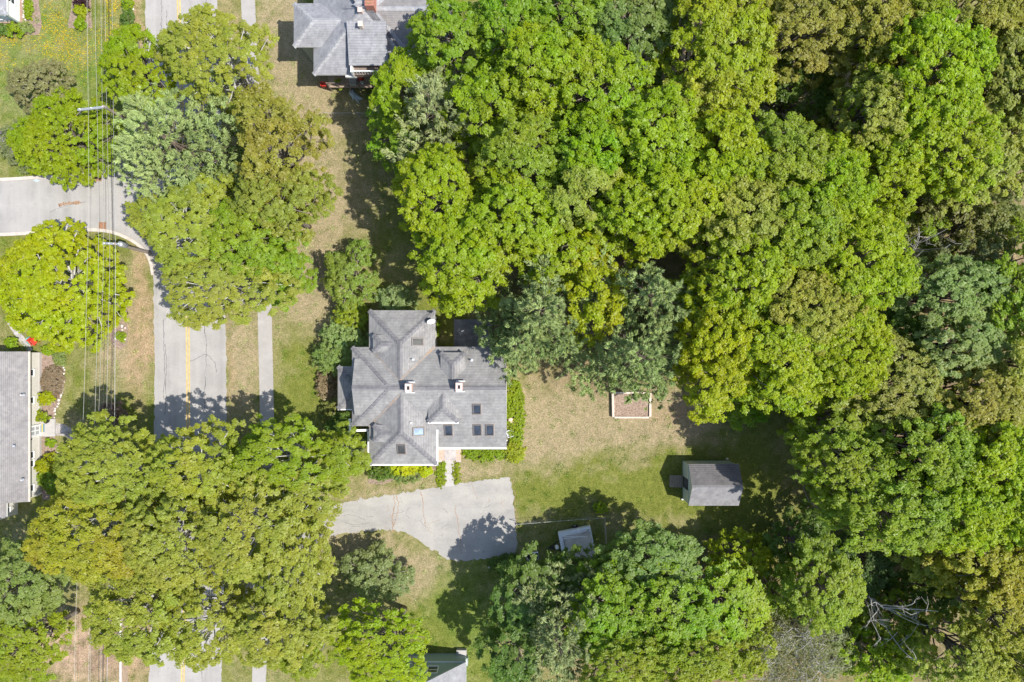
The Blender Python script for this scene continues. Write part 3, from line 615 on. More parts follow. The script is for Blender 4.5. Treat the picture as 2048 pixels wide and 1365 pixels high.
def north_house():
    o = W(720, 80); root = thing('house', 'blue-grey hip-roofed house with a rear deck, cut off by the top edge', 'house', o)
    sl = .45; ze = 5.0; X = lambda p: xs(p, ze); Y = lambda p: ys(p, ze); kw = dict(parent=root, o=o, mat='roof_n', capmat='cap_n')
    y0 = Y(150); zr = ze + sl * 5.15; yr = y0 + 5.15; y1 = yr + 5.15
    hip_roof('roof', X(627), X(842), y0, y1, ze, sl, 'x', (True, True), **kw)
    zw = 5.35; yc = ys(38, zw + .9); hw = (ys(7, zw) - ys(94, zw)) / 2; ym = (ys(7, zw) + ys(94, zw)) / 2
    hip_roof('roof', xs(587.5, zw), X(760), ym - hw, ym + hw, zw, sl, 'x', (True, False), **kw)
    hip_roof('roof', X(742), X(905), yr - 3.6, yr + 3.2, ze + .3, .4, 'x', (False, False), parent=root, o=o, mat='roof_l', capmat='cap_n')
    # shed dormer to the rear with its band of windows
    zt, zb = 6.85, 6.05; x0, x1 = xs(698, zb), xs(776, zb); yb = ys(131.5, zb); yt = yb + 3.4
    m = MB(o); T = .12
    m.add([(x0, yb, zb), (x1, yb, zb), (x1, yt, zt + .1), (x0, yt, zt + .1)], [(0, 1, 2, 3)]); dr = m.build('dormer_roof', 'roof_n', root)
    MB(o).add([(x0, yb, zb), (x1, yb, zb), (x1, yt, zt + .1), (x0, yt, zt + .1), (x0, yb, zb - T), (x1, yb, zb - T), (x1, yt, zt - T), (x0, yt, zt - T)],
              [(4, 5, 1, 0), (5, 6, 2, 1), (7, 4, 0, 3), (7, 6, 5, 4)]).build('fascia', 'darkwall', dr)
    MB(o).box(x0 + .15, x1 - .15, yb + .32, yt, 4.8, zb - .06).build('dormer_wall', 'darkwall', dr)
    for k in range(5):
        a = x0 + .5 + k * .78; window(root, o, (a, yb + .32), (a + .68, yb + .32), 5.15, 5.92, (0, -1), .07, bars=0)
    w = MB(o); w.box(X(627) + .4, X(842) - .4, y0 + 1.47, y1 - .4, 0, ze - .05); w.box(xs(587.5, zw) + .4, X(640), ym - hw + .4, ym + hw - .4, 0, zw - .05)
    w.build('wall', 'greywall', root)
    # recessed upper balcony east of the eave, cut into the roof line: rail and posts
    yb2 = y0 - .05; bx0, bx1 = X(709), X(790)
    MB(o).box(bx0 - .05, bx1, y0 - .1, y0 + 1.4, 4.7, 5.28).build('balcony_floor', 'darkwall', root)
    rail = MB(o)
    for k in range(15): rail.box(bx0 + .05 + k * .24, bx0 + .09 + k * .24, yb2 - .02, yb2 + .02, 5.28, 5.9)
    rail.box(bx0, bx1, yb2 - .04, yb2 + .04, 5.9, 5.97); rail.build('balcony_rail', 'white', root)
    MB(o).box(bx0 - .12, bx0 + .02, yb2 - .1, y0 + .6, 4.9, 6.0).build('balcony_post', 'white', root)
    yw = y0 + 1.47
    for a in (640, 662, 684, 740): window(root, o, (X(a), yw), (X(a + 18), yw), 1.5, 3.2, (0, -1))
    MB(o).box(X(690), X(712), y0 - .12, y0 + .42, 4.55, 4.82).build('awning', 'white', root)
    # rear deck
    z = 1.1; d0, d1 = xs(657, z), xs(800, z); e0, e1 = ys(175, z), yw
    dk = MB(o).box(d0, d1, e0, e1, z - .2, z - .03).build('deck', 'darkwall', root)
    n = 18; wd = (e1 - e0) / n
    for k in range(n): MB(o).box(d0, d1, e0 + k * wd, e0 + (k + 1) * wd - .02, z - .028, z).build('deck_board', 'deck', dk)
    for k in range(8):
        a = d0 + .05 + k * (d1 - d0 - .1) / 7; MB(o).box(a - .05, a + .05, e0 + .01, e0 + .11, 0, z + .9).build('deck_post', 'darkwall', dk)
    MB(o).box(d0, d1, e0 + .02, e0 + .08, z + .9, z + .94).build('deck_rail', 'darkwall', dk)
    # chimney and vents
    zc = 7.9; cx, cy = xs(738, zc), ys(4, zc)
    c = MB(o).box(cx - .36, cx + .36, cy - .3, cy + .9, 6, zc).build('chimney', 'brick', root)
    for k in range(4): MB(o).box(cx - .3, cx + .3, cy - .2 + k * .26, cy - .04 + k * .26, zc, zc + .05).build('cap', 'rust', c)
    for px, py, mt in ((720, 19.5, 'chimcap'), (720.5, 48, 'timber')):
        z = 7.4; cx, cy = xs(px, z), ys(py, z); v = MB(o).box(cx - .16, cx + .16, cy - .18, cy + .18, 6.4, z).build('vent', mt, root)
        MB(o).box(cx - .2, cx + .2, cy - .22, cy + .22, z, z + .05).build('cap', mt, v)
    MB(o).tube([(xs(697, 7.7), ys(8, 7.7), 7.7), (xs(735, 7.5), ys(15.5, 7.5), 7.5)], .03, 5).build('antenna', 'steel', root)
north_house()

def west_house():
    o = W(20, 860); root = thing('house', 'low cream-walled house with a mauve-grey roof at the left edge', 'house', o)
    z = 2.4; X = lambda p: xs(p, z); Y = lambda p: ys(p, z); xe = X(56.5); yn, ysn = Y(703.5), Y(1004); sl = .34; run = 4.6
    hip_roof('roof', xe - 2 * run, xe, ysn, yn, z, sl, 'y', (False, False), 'roof_l', 'roof_l', root, o)
    MB(o).box(xe + .01, xe + .13, ysn, yn, z - .12, z - .02).build('gutter', 'timber', root)
    xw = W(82.5, 0)[0]; w = MB(o); w.box(xe - 2 * run + .6, xw, ysn + .12, yn - .12, 0, z - .02)
    wl_ = w.build('wall', 'offwhite', root)
    MB(o).box(xw, xw + .04, ysn + .12, yn - .12, 0, .3).build('foundation', 'concrete', root)
    for p, q in ((737, 752), (791, 806), (898, 913), (915, 930), (963, 978)):
        window(root, o, (xw + .001, W(0, p)[1]), (xw + .001, W(0, q)[1]), 1.0, 2.2, (1, 0))
    # entrance: white door frame, panelled door, landing
    y0, y1 = W(0, 871)[1], W(0, 848)[1]
    fr = MB(o).box(xw + .002, xw + .12, y0, y0 + .1, .2, 2.3).box(xw + .002, xw + .12, y1 - .1, y1, .2, 2.3).box(xw + .002, xw + .16, y0 - .1, y1 + .1, 2.2, 2.36).build('door_frame', 'white', root)
    dr = MB(o).box(xw + .002, xw + .06, y0 + .1, y1 - .1, .2, 2.2).build('door', 'white', root)
    for a in (0, 1):
        for b in (0, 1, 2): MB(o).box(xw + .06, xw + .072, y0 + .18 + a * .42, y0 + .48 + a * .42, .4 + b * .6, .85 + b * .6).build('panel', 'steel', dr)
    MB(o).box(xw + .002, W(112, 0)[0], W(0, 873)[1], W(0, 838)[1], 0, .18).build('landing', 'concrete', root)
    MB(o).box(xw + .06, xw + .2, W(0, 876)[1], W(0, 873.5)[1], 1.5, 1.8).build('porch_lamp', 'black', root)
    vent(root, o, 41, 791, 2.8, .4); vent(root, o, 42, 961, 2.8, .25, .05); vent(root, o, 26, 893, 3.0, .12, .04)
    # lower extension to the south
    xe2 = W(36, 0)[0]; z2 = 2.3
    MB(o).box(xe2 - 6, xe2, W(0, 1028)[1], ysn + .12, 0, z2).build('extension_wall', 'offwhite', root)
    hip_roof('roof', xs(11, z2) - 5.2, xs(11, z2) + .05, ys(1037, z2), ysn + .1, z2 - .05, .3, 'y', (False, False), 'roof_l', 'roof_l', root, o)
    window(root, o, (xe2 + .001, W(0, 1008)[1]), (xe2 + .001, W(0, 1020)[1]), 1.0, 2.0, (1, 0))
west_house()

def corner_house():
    o = W(10, 10); root = thing('house', 'corner of a white house in the top left corner', 'house', o)
    xe, yb = W(44, 0)[0], W(0, 48)[1]; z = 2.3
    MB(o).box(xe - 8, xe, yb, yb + 9, 0, z).build('wall', 'white', root)
    MB(o).box(xe - 8, xe + .05, yb - .05, yb + 9, 0, .35).build('foundation', 'pinkbrick', root)
    hip_roof('roof', xe - 8.4, xe + .25, yb - .25, yb + 9.3, z, .4, 'y', (True, False), 'roof_n', 'cap_n', root, o)
    window(root, o, (xe + .001, yb + 1.2), (xe + .001, yb + 2.4), .9, 2.0, (1, 0)); window(root, o, (xe - 2.2, yb - .001), (xe - 1.1, yb - .001), .9, 2.0, (0, -1))
    MB(o).box(xe - .04, xe + .12, yb - .2, yb - .06, .1, z).build('downpipe', 'greywall', root)
corner_house()

def south_house():
    o = W(880, 1350); root = thing('house', 'green-sided gabled house end cut off by the bottom edge', 'house', o)
    yg = W(0, 1307)[1]; xe = W(933, 0)[0]; z = 2.1; half = 3.6; xr = xe - half; sl = 1.15; zr = z + sl * half
    MB(o).box(xr - half, xe, yg - 9, yg, 0, z).build('wall', 'mossgreen', root)
    gable_fill('gable_wall', yg - .1, xr - half, xe, z, xr, zr - .05, 'y', 'mossgreen', root, o)
    hip_roof('roof', xr - half - .1, xe + .1, yg - 9.4, yg + .12, z - .1, sl, 'y', (False, False), 'roof_n', 'cap_n', root, o)
    window(root, o, (xr + .3, yg + .001), (xr + 1.3, yg + .001), 2.6, 3.9, (0, 1))
    window(root, o, (xr - 1.9, yg + .001), (xr - .9, yg + .001), .9, 2.1, (0, 1))
    MB(o).box(xe - .9, xe + .02, yg + .002, yg + .5, 0, .5).build('step', 'concrete', root)
south_house()

def shed():
    z = 2.35; x0, x1 = W(1365.3, 0)[0], xs(1475, z); y0, y1 = ys(1010, z), ys(929, z); o = W(1412, 960)
    root = thing('garden_shed', 'small grey-green garden shed with a ribbed dark roof and open doorway', 'shed', o)
    sl = .64; yr = (y0 + y1) / 2; zr = z + sl * (y1 - yr)
    rf = hip_roof('roof', x0 - .05, x1 + .12, y0 - .08, y1 + .02, z, sl, 'x', (False, False), 'roof_s', 'roof_s', root, o, .1, fascia='greenwall')
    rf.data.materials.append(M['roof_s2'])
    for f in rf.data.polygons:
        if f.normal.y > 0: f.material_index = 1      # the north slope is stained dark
    cp = MB(o); n = 34
    for k in range(n):
        a = x0 - .05 + k * (x1 - x0 + .17) / n; b = a + (x1 - x0 + .17) / n * .82
        q = MB(o).add([(a, yr + .15, zr - .05), (b, yr + .15, zr - .05), (b, yr, zr + .045), (a, yr, zr + .045), (a, yr - .15, zr - .05), (b, yr - .15, zr - .05)], [(0, 3, 2, 1), (3, 4, 5, 2)])
        q.build('ridge_shingle', 'roof_l', root)
    d0, d1 = W(0, 974)[1], W(0, 951)[1]
    w = MB(o); t = .1; zi = z - .06
    w.box(x0, x1, y0, y0 + t, 0, zi); w.box(x0, x1, y1 - t - .08, y1 - .08, 0, zi); w.box(x1 - t, x1, y0 + t, y1 - t - .08, 0, zi)
    w.box(x0, x0 + t, y0 + t, d0, 0, zi); w.box(x0, x0 + t, d1, y1 - t - .08, 0, zi); w.box(x0, x0 + t, d0, d1, 2.0, zi)
    w.build('wall', 'greenwall', root)
    gable_fill('gable_wall', x0 + .002, y0 + .05, y1 - .06, zi, yr, zr - .1, 'x', 'greenwall', root, o); gable_fill('gable_wall', x1 - .1, y0 + .05, y1 - .06, zi, yr, zr - .1, 'x', 'greenwall', root, o)
    MB(o).box(x0 + t, x1 - t, y0 + t, y1 - t, .02, .08).build('floor', 'wood', root)
    MB(o).box(x0 + .4, x0 + .46, d0 - .9, d0, .1, 1.95).build('door', 'greywall', root)
    for (a, b) in ((x0 - .14, y0 - .02), (x1 - .3, y1 + .12)): MB(o).box(a, a + .16, b - .06, b + .06, 0, .2).build('foundation_block', 'white', root)
    rp = thing('ramp', 'slatted wooden ramp at the garden shed doorway', 'ramp', W(1352, 962)); ro = tuple(rp.location)
    a0, a1 = W(1339, 0)[0], x0 - .02; n = 8; sw = (a1 - a0) / n
    for k in range(n):
        za = .04 + .2 * k / n; MB(ro).box(a0 + k * sw, a0 + (k + 1) * sw - .035, d0 - .02, d1 + .02, za, za + .05).build('slat', 'wood', rp)
    for yy in (d0 + .05, d1 - .05): MB(ro).prism([(a0, yy - .04), (a1, yy - .04), (a1, yy + .04), (a0, yy + .04)], 0, [.03, .2, .2, .03]).build('runner', 'wood', rp)
shed()
# ---------------------------------------------------------------- smaller things
# patio slab behind the house
x0, x1, y0, y1 = W(908, 0)[0], W(985, 0)[0], W(0, 698)[1], W(0, 639)[1]
po = W(945, 668); pt = thing('patio', 'dark grey patio slab shaded by the pine behind the house', 'patio', po)
for k in range(3):
    for j in range(2):
        ax = x0 + k * (x1 - x0) / 3; bx = x0 + (k + 1) * (x1 - x0) / 3 - .015; ay = y0 + j * (y1 - y0) / 2; by = y0 + (j + 1) * (y1 - y0) / 2 - .015
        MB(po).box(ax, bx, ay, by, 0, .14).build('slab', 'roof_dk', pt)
# raised garden bed
o = W(1261, 810); gb = thing('raised_bed', 'raised timber garden bed full of leaf litter on the dry lawn', 'garden bed', o)
def board(a, b, wd, z0, z1, mat, parent, name, o):
    ax, ay = W(*a)[:2]; bx, by = W(*b)[:2]; l = math.hypot(bx - ax, by - ay); nx, ny = -(by - ay) / l * wd / 2, (bx - ax) / l * wd / 2
    return MB(o).prism([(ax + nx, ay + ny), (bx + nx, by + ny), (bx - nx, by - ny), (ax - nx, ay - ny)], z0, z1).build(name, mat, parent)
board((1224.5, 786), (1225.5, 834), .2, 0, .42, 'timber', gb, 'timber', o); board((1299, 786), (1299, 833), .2, 0, .42, 'timber', gb, 'timber', o)
board((1228, 834.5), (1296.5, 834.5), .17, 0, .40, 'timber', gb, 'timber', o); board((1228, 785.5), (1296.5, 785.5), .17, 0, .40, 'timber', gb, 'timber', o)
b = MB(o); a0 = W(1227, 834); a1 = W(1297, 786); b.add([(a0[0], a0[1], .26), (a1[0], a0[1], .26), (a1[0], a1[1], .26), (a0[0], a1[1], .26)], [(0, 1, 2, 3)]); b.build('leaf_litter', 'litter', gb)
# camping trailer
def trailer():
    o = W(1152, 1082); a = math.atan2(1065 - 1052, 1183 - 1119); t = thing('camping_trailer', 'folded white camping trailer half under the dark green maple', 'trailer', o, rz=a)
    c = lambda x0, x1, y0, y1, z0, z1, n, m, p=t: MB().box(x0, x1, y0, y1, z0, z1).build(n, m, p)
    L, w = 1.5, 1.35
    body = c(-L, L, -w, w, .45, .95, 'body', 'trailer')
    c(-L - .03, L + .03, -w - .03, w + .03, .952, 1.04, 'roof_lid', 'trailer')
    c(-L + .42, L - .06, -w + .06, w - .42, 1.042, 1.075, 'roof_panel', 'canvas')
    c(-L + .34, -L + .40, -w, w - .35, 1.042, 1.10, 'seam', 'darkwall')
    for p, q in (((-L + .2, w - .35), (L - .1, w - .12)), ((-L + .2, w - .38), (L - .45, w - .85)), ((-L + .3, w - .6), (L - .9, w - .72))):
        MB().tube([(p[0], p[1], 1.12), (q[0], q[1], 1.14)], .035, 6).build('rack_bar', 'white', t)
    MB().tube([(L - .9, w - .5, 1.1), (L - .35, w - .38, 1.12), (L - .15, w - .2, 1.1)], .03, 5).build('strap', 'darkwall', t)
    for s in (-1, 1):
        wh = MB(); r = .3; sd = 16; vs = []; 
        for yy in (s * w - .02, s * (w + .16)):
            vs += [(.15 + r * math.cos(2 * math.pi * j / sd), yy, .3 + r * math.sin(2 * math.pi * j / sd)) for j in range(sd)]
        wh.add(vs, [(j, (j + 1) % sd, sd + (j + 1) % sd, sd + j) for j in range(sd)] + [tuple(range(sd)), tuple(reversed(range(sd, 2 * sd)))])
        wb = wh.build('wheel', 'rubber', t); MB().box(.03, .27, s * (w + .165) - .01, s * (w + .165) + .01, .18, .42).build('rim', 'steel', wb)
    tg = MB().tube([(-L, .5, .5), (-L - 1.1, 0, .48)], .05, 6).tube([(-L, -.5, .5), (-L - 1.1, 0, .48)], .05, 6).tube([(-L - 1.1, 0, .48), (-L - 1.4, 0, .5)], .06, 8).build('tongue', 'black', t)
    MB().lathe((-L - .38, 0, .5), [(.16, 0), (.18, .05), (.18, .35), (.1, .46), (.06, .48)], 14).build('gas_bottle', 'white', t, True)
    MB().lathe((-L - .75, .05, .5), [(.11, 0), (.12, .05), (.12, .2), (.05, .26)], 12).build('jack', 'black', t, True)
    MB().lathe((.4, w - .08, 1.04), [(.16, 0), (.17, .04), (.13, .09), (.02, .11)], 14).build('roof_vent', 'white', t, True)
trailer()
# small two-wheeled cart by the hedge
o = W(1064, 1109); t = thing('handcart', 'small white-rimmed cart beside the hedge near the driveway', 'cart', o, rz=R(6))
MB().box(-.55, .55, -.28, .28, .35, .42).build('bed', 'black', t)
for y in (-.3, .3): MB().box(-.58, .58, y - .04, y + .04, .42, .62).build('side_rail', 'white' if y > 0 else 'steel', t)
for x in (-.56, .56): MB().box(x - .03, x + .03, -.26, .26, .42, .6).build('end_rail', 'steel', t)
for y in (-.37, .37):
    w = MB(); vs = []
    for yy in (y - .03, y + .03): vs += [(.22 * math.cos(2 * math.pi * j / 12), yy, .22 + .22 * math.sin(2 * math.pi * j / 12)) for j in range(12)]
    w.add(vs, [(j, (j + 1) % 12, 12 + (j + 1) % 12, 12 + j) for j in range(12)] + [tuple(range(12)), tuple(reversed(range(12, 24)))]); w.build('wheel', 'rubber', t)
# chain-link fences: posts and a top rail
def wire_fence(label, pts, zt=1.15, step=2.4, mesh=True):
    P = [np.array(W(p[0], p[1])[:2]) for p in pts]; o = (P[0][0], P[0][1], 0); t = thing('wire_fence', label, 'fence', o)
    for i in range(len(P) - 1):
        L = np.linalg.norm(P[i + 1] - P[i]); n = max(1, int(L / step))
        for k in range(n + (i == len(P) - 2)):
            q = P[i] + (P[i + 1] - P[i]) * k / n; MB(o).tube([(q[0], q[1], 0), (q[0], q[1], zt + .04)], .03, 6).build('post', 'steel', t)
        MB(o).tube([(P[i][0], P[i][1], zt), (P[i + 1][0], P[i + 1][1], zt)], .014, 6).build('top_rail', 'steel', t)
        m = MB(o); s = .25; nn = int(L / s); d_ = (P[i + 1] - P[i]) / L; nz = int(zt / s)
        for k in range(nn):
            for sgn in (1, -1):
                a = P[i] + d_ * (k * s); k2 = k + sgn * nz
                if k2 < 0 or k2 > nn: continue
                e = P[i] + d_ * (k2 * s); m.tube([(a[0], a[1], .03), (e[0], e[1], zt - .02)], .003, 3, False)
        if m.v: m.build('wire_mesh', 'steel', t)
wire_fence('thin wire fence from the driveway corner past the camping trailer', [(1033, 1043), (1120, 1036), (1207, 1030), (1211, 1095)])
wire_fence('thin wire fence across the lawn behind the northern house', [(655, 234), (720, 234), (790, 236)], 1.1)
# board fence bottom left
o = W(241, 1290); t = thing('board_fence', 'low wooden board fence with a white cap at the bottom left', 'fence', o)
y = W(0, 1212)[1]; k = 0; xf = xs(241, 1.25); 
while y > W(0, 1372)[1]:
    MB(o).box(xf + .01, xf + .035, y - .135, y, .05, 1.2 + .02 * (k % 2)).build('board', 'deck', t)
    if k % 16 == 0: MB(o).box(xf - .1, xf - .001, y - .12, y - .02, 0, 1.3).build('post', 'timber', t)
    y -= .145; k += 1
MB(o).box(xf - .07, xf + .07, W(0, 1372)[1], W(0, 1212)[1], 1.23, 1.27).build('cap', 'white', t)
# storm drains
for px, py, l in ((196, 356, 'rusty storm drain beside the kerb on the north side of the side street'), (205, 452, 'brown storm drain beside the kerb on the south side of the side street')):
    o = W(px, py); t = thing('storm_drain', l, 'drain', o, 'storm drains in the side street')
    MB().box(-.34, .34, -.34, .34, .005, .03).build('frame', 'rust', t)
    for k in range(7): MB().box(-.27 + k * .085, -.22 + k * .085, -.28, .28, .031, .045).build('grate_bar', 'rust', t)
# utility poles and lines
def pole(px, py, z, base, label, arm, armlen, extra=False):
    bx, by = W(*base)[:2]; tx, ty, _ = W(px, py, z); o = (bx, by, 0); t = thing('utility_pole', label, 'pole', o, 'wooden utility poles')
    MB(o).tube([(bx, by, 0), (tx, ty, z)], [.17, .11], 10).build('shaft', 'polewood', t)
    ca, sa = math.cos(arm), math.sin(arm)
    MB(o).obox((tx - ca * armlen * .5, ty - sa * armlen * .5), arm, 0, armlen * .5 + .15, .09, z - .3, z - .14).build('crossarm', 'steel', t)
    for f in (.05, .5, .95):
        MB(o).lathe((tx - ca * armlen * f, ty - sa * armlen * f, z - .14), [(.03, 0), (.05, .05), (.03, .1), (.05, .15), (.02, .19)], 8).build('insulator', 'white', t)
    if extra:
        tf = MB(o).lathe((tx + .34, ty, z - 1.2), [(.2, 0), (.24, .04), (.24, .9), (.18, .98), (.05, 1.0)], 14).build('transformer', 'steel', t, True)
        MB(o).lathe((tx + .34, ty, z - .2), [(.05, 0), (.06, .1), (.03, .2)], 8).build('bushing', 'white', tf)
pole(207, 213, 7.9, (303, 268), 'wooden utility pole whose long crossarm pokes out beside the big roadside pine', R(6), 2.1)
pole(228, 487.5, 6.6, (300, 506), 'utility pole with a round transformer at the corner of the side street', R(-3), .9, True)
def cable(name, pts, r, mat, label, z=8.0, sag=.35, grp='overhead lines along the street'):
    P = []
    for (px, py) in cr(pts, 5): P.append(W(px, py, z))
    b = MB(); b.tube(P, r, 5); o = b.build(name, mat); tag(o, label, 'cable', grp)
far = lambda a, b: [(a[0] + (a[0] - b[0]) * .5, -700)] 
cable('overhead_cable', [(170, -600), (174, 0), (177, 250), (177, 420), (174, 560), (169, 760), (164, 900), (151, 1250), (149, 1365), (142, 1800)], .011, 'cable_p', 'pale overhead cable, leftmost of those running down the left side', 8.3)
cable('overhead_cable', [(186, -600), (190, 0), (195, 250), (197, 450), (196.5, 560), (193, 720), (188, 900), (180, 1200), (177, 1365), (170, 1800)], .011, 'cable_p', 'pale overhead cable, second from the left of the bunch', 8.3)
cable('overhead_cable', [(198, -600), (202, 0), (205, 250), (207, 430), (206, 560), (201, 720), (195, 900), (184, 1200), (180, 1365), (172, 1800)], .010, 'cable_p', 'pale overhead cable, third from the left of the bunch', 8.1)
cable('overhead_cable', [(203, -600), (207, 0), (210, 250), (212, 430), (211, 560), (208, 720), (205, 900), (199, 1200), (197, 1365), (192, 1800)], .011, 'cable_d', 'thin dark overhead cable, fourth from the left of the bunch', 7.2)
cable('overhead_cable', [(207, -600), (210, 0), (214, 250), (219, 450), (219, 560), (215, 720), (212, 900), (204, 1200), (201, 1365), (196, 1800)], .012, 'cable_p', 'thin pale overhead cable just left of the thick black one', 7.2)
cable('overhead_cable', [(214, -600), (218, 0), (222, 250), (226, 450), (228, 560), (226, 680), (223, 800), (219, 950), (209, 1250), (206, 1365), (198, 1800)], .022, 'cable_d', 'thick black overhead cable near the right of the bunch', 6.6)
cable('overhead_cable', [(220, -600), (224, 0), (227, 250), (230, 430), (231, 560), (230, 720), (228, 900), (218, 1200), (214, 1365), (206, 1800)], .017, 'steelc', 'grey overhead cable, rightmost of the bunch', 6.6) if False else cable('overhead_cable', [(220, -600), (224, 0), (227, 250), (230, 430), (231, 560), (230, 720), (228, 900), (218, 1200), (214, 1365), (206, 1800)], .012, 'steel', 'grey overhead cable, rightmost of the bunch', 6.6)
# stones: one mesh shape per stone, slightly different each
def stone_mesh(seed):
    r = random.Random(seed); bm = bmesh.new(); bmesh.ops.create_icosphere(bm, subdivisions=1, radius=1)
    for v in bm.verts: v.co *= r.uniform(.75, 1.15)
    me = bpy.data.meshes.new('stone'); bm.to_mesh(me); bm.free(); me.materials.append(M['stone']); me.polygons.foreach_set('use_smooth', [True] * len(me.polygons)); return me
SM = [stone_mesh(i) for i in range(7)]
def border(label, pts, step=.24, r=.13, cat='stone border', name='stone_border', wob=.08):
    P = cr(G(pts), 12); o = (P[0][0], P[0][1], 0); t = thing(name, label, cat, o); acc = 0; last = P[0]
    for p in P[1:]:
        acc += math.dist(p, last); last = p
        if acc >= step:
            acc = 0; s = bpy.data.objects.new('stone', random.choice(SM)); k = r * random.uniform(.7, 1.25)
            s.scale = (k, k * random.uniform(.8, 1.2), k * .75); s.rotation_euler = (0, 0, random.uniform(0, 6))
            s.location = (p[0] - o[0] + random.uniform(-wob, wob), p[1] - o[1] + random.uniform(-wob, wob), k * .45); link(s, t)
border('white stones edging the shrub bed north of the left house entrance', [(112, 706), (126, 728), (130, 745), (126, 775), (120, 800), (112, 818), (108, 838)])
border('white stones edging the small bed south of the left house entrance', [(110, 876), (114, 890), (116, 905), (118, 925)])
border('pale stone wall along the dirt verge at the top of the road', [(263, -20), (264, 15), (267, 40), (271, 75)], .16, .17, wob=.12)
border('pale stones along the bed of the white corner house', [(44, -10), (47, 10), (49, 30), (51, 46)], .2, .12)
for px, py, r, l in ((244, 581.5, .17, 'white stone at the north end of the roadside flower bed'), (244, 612, .15, 'white stone between the two green mounds of the roadside flower bed'),
                     (245, 652.5, .19, 'largest white stone in the middle of the roadside flower bed'), (250.5, 656, .13, 'pinkish stone right of the largest white one in the roadside bed'),
                     (245, 660, .14, 'small white stone just below the largest one in the roadside bed'), (233, 677, .2, 'white stone left of the green tuft at the bed\'s south end'),
                     (250, 679, .15, 'white stone right of the green tuft at the bed\'s south end'), (219, 650, .2, 'flat grey-pink stone at the left side of the roadside flower bed'),
                     (237.5, 666, .1, 'tiny white stone above the green tuft in the roadside bed'), (120, 749, .26, 'big grey boulder among the white stones by the left house bed'),
                     (978, 1135, .14, 'small white rock on the grass by the driveway hedge')):
    s = bpy.data.objects.new('garden_stone', random.choice(SM)); s.scale = (r, r * .9, r * .7); s.location = W(px, py, 0)[:2] + (r * .4,); s.rotation_euler = (0, 0, random.uniform(0, 6)); link(s); tag(s, l, 'stone')
# bits beside the houses
def chair(label, px, py, mat, rz, s=1.0, z=0.0):
    o = W(px, py, z); t = thing('garden_chair', label, 'chair', o, rz=rz); f = lambda n, *a: MB().box(*[q * s for q in a]).build(n, mat, t)
    f('seat', -.25, .25, -.25, .25, .38, .43); f('backrest', -.25, .25, .25, .31, .43, .95)
    for x in (-.27, .27): f('armrest', x - .04, x + .04, -.25, .25, .6, .64)
    for x in (-.23, .23):
        for y in (-.22, .22): f('leg', x - .025, x + .025, y - .025, y + .025, 0, .38)
chair('red garden chair beside the teal cloth in the left yard', 74, 684, 'red', R(40)); chair('red plastic chair at the corner of the northern deck', 650, 173, 'red', R(95), .8)
def cloth(name, label, cat, px, py, pts, mat, h=.35, z=0, seed=1):
    """a lumpy cloth thrown over something: domed grid with folds and thickness"""
    o = W(px, py, z); r = random.Random(seed); n = len(pts); vs = [(0, 0, h)]; fs = []
    rings = ((.35, .92), (.7, .6), (1.0, .04))
    for k, (f, zz) in enumerate(rings):
        for i, p in enumerate(pts): vs.append((p[0] * f, p[1] * f, h * zz * (1 + .3 * math.sin(i * 2.4 + k)) + .02))
    for i in range(n): fs.append((0, 1 + i, 1 + (i + 1) % n))
    for k in range(2):
        for i in range(n): a = 1 + k * n + i; b = 1 + k * n + (i + 1) % n; fs.append((a, a + n, b + n, b))
    b = MB(); b.add(vs, fs); ob = b.build(name, mat); ob.location = o; md = ob.modifiers.new('s', 'SOLIDIFY'); md.thickness = .015; tag(ob, label, cat); return ob
P = lambda L: [(a * S, -b * S) for a, b in L]
cloth('tarpaulin', 'crumpled blue-grey tarpaulin on the lawn below the northern deck', 'tarp', 710, 194, P([(-10, -14), (-3, -16), (4, -6), (16, 4), (12, 6), (6, 8), (11, 16), (3, 9), (-1, 4), (-3, 8), (-7, 0), (-12, -6)]), 'tarp', .4)
cloth('garden_cloth', 'teal cloth heap beside the red chair in the left yard', 'cloth', 61, 682, P([(-4, -8), (3, -9), (6, -2), (5, 8), (0, 10), (-4, 6), (-6, 0)]), 'teal', .45)
cloth('barbecue_cover', 'red barbecue cover on the northern deck', 'cover', 723, 160, P([(-4, -4), (0, -5), (4, -4), (5, 0), (3, 4), (-3, 4), (-5, 0)]), 'red', .6, 1.1)
# things on the deck
def crate(name, label, cat, px, py, z, sx, sy, sz, mat, lid):
    o = W(px, py, z); t = thing(name, label, cat, o); MB().box(-sx, sx, -sy, sy, 0, sz).build('body', mat, t); MB().box(-sx - .03, sx + .03, -sy - .03, sy + .03, sz, sz + .06).build('lid', lid, t)
crate('storage_box', 'grey storage box with pale lid on the northern deck', 'box', 708, 167, 1.1, .3, .25, .5, 'greywall', 'steel')
o = W(725, 166.5, 1.1); t = thing('lantern', 'white round lantern on the northern deck', 'lantern', o); MB().lathe((0, 0, 0), [(.1, 0), (.14, .05), (.16, .25), (.1, .38)], 12).build('globe', 'white', t, True); MB().lathe((0, 0, .38), [(.11, 0), (.05, .06)], 12).build('cap', 'steel', t)
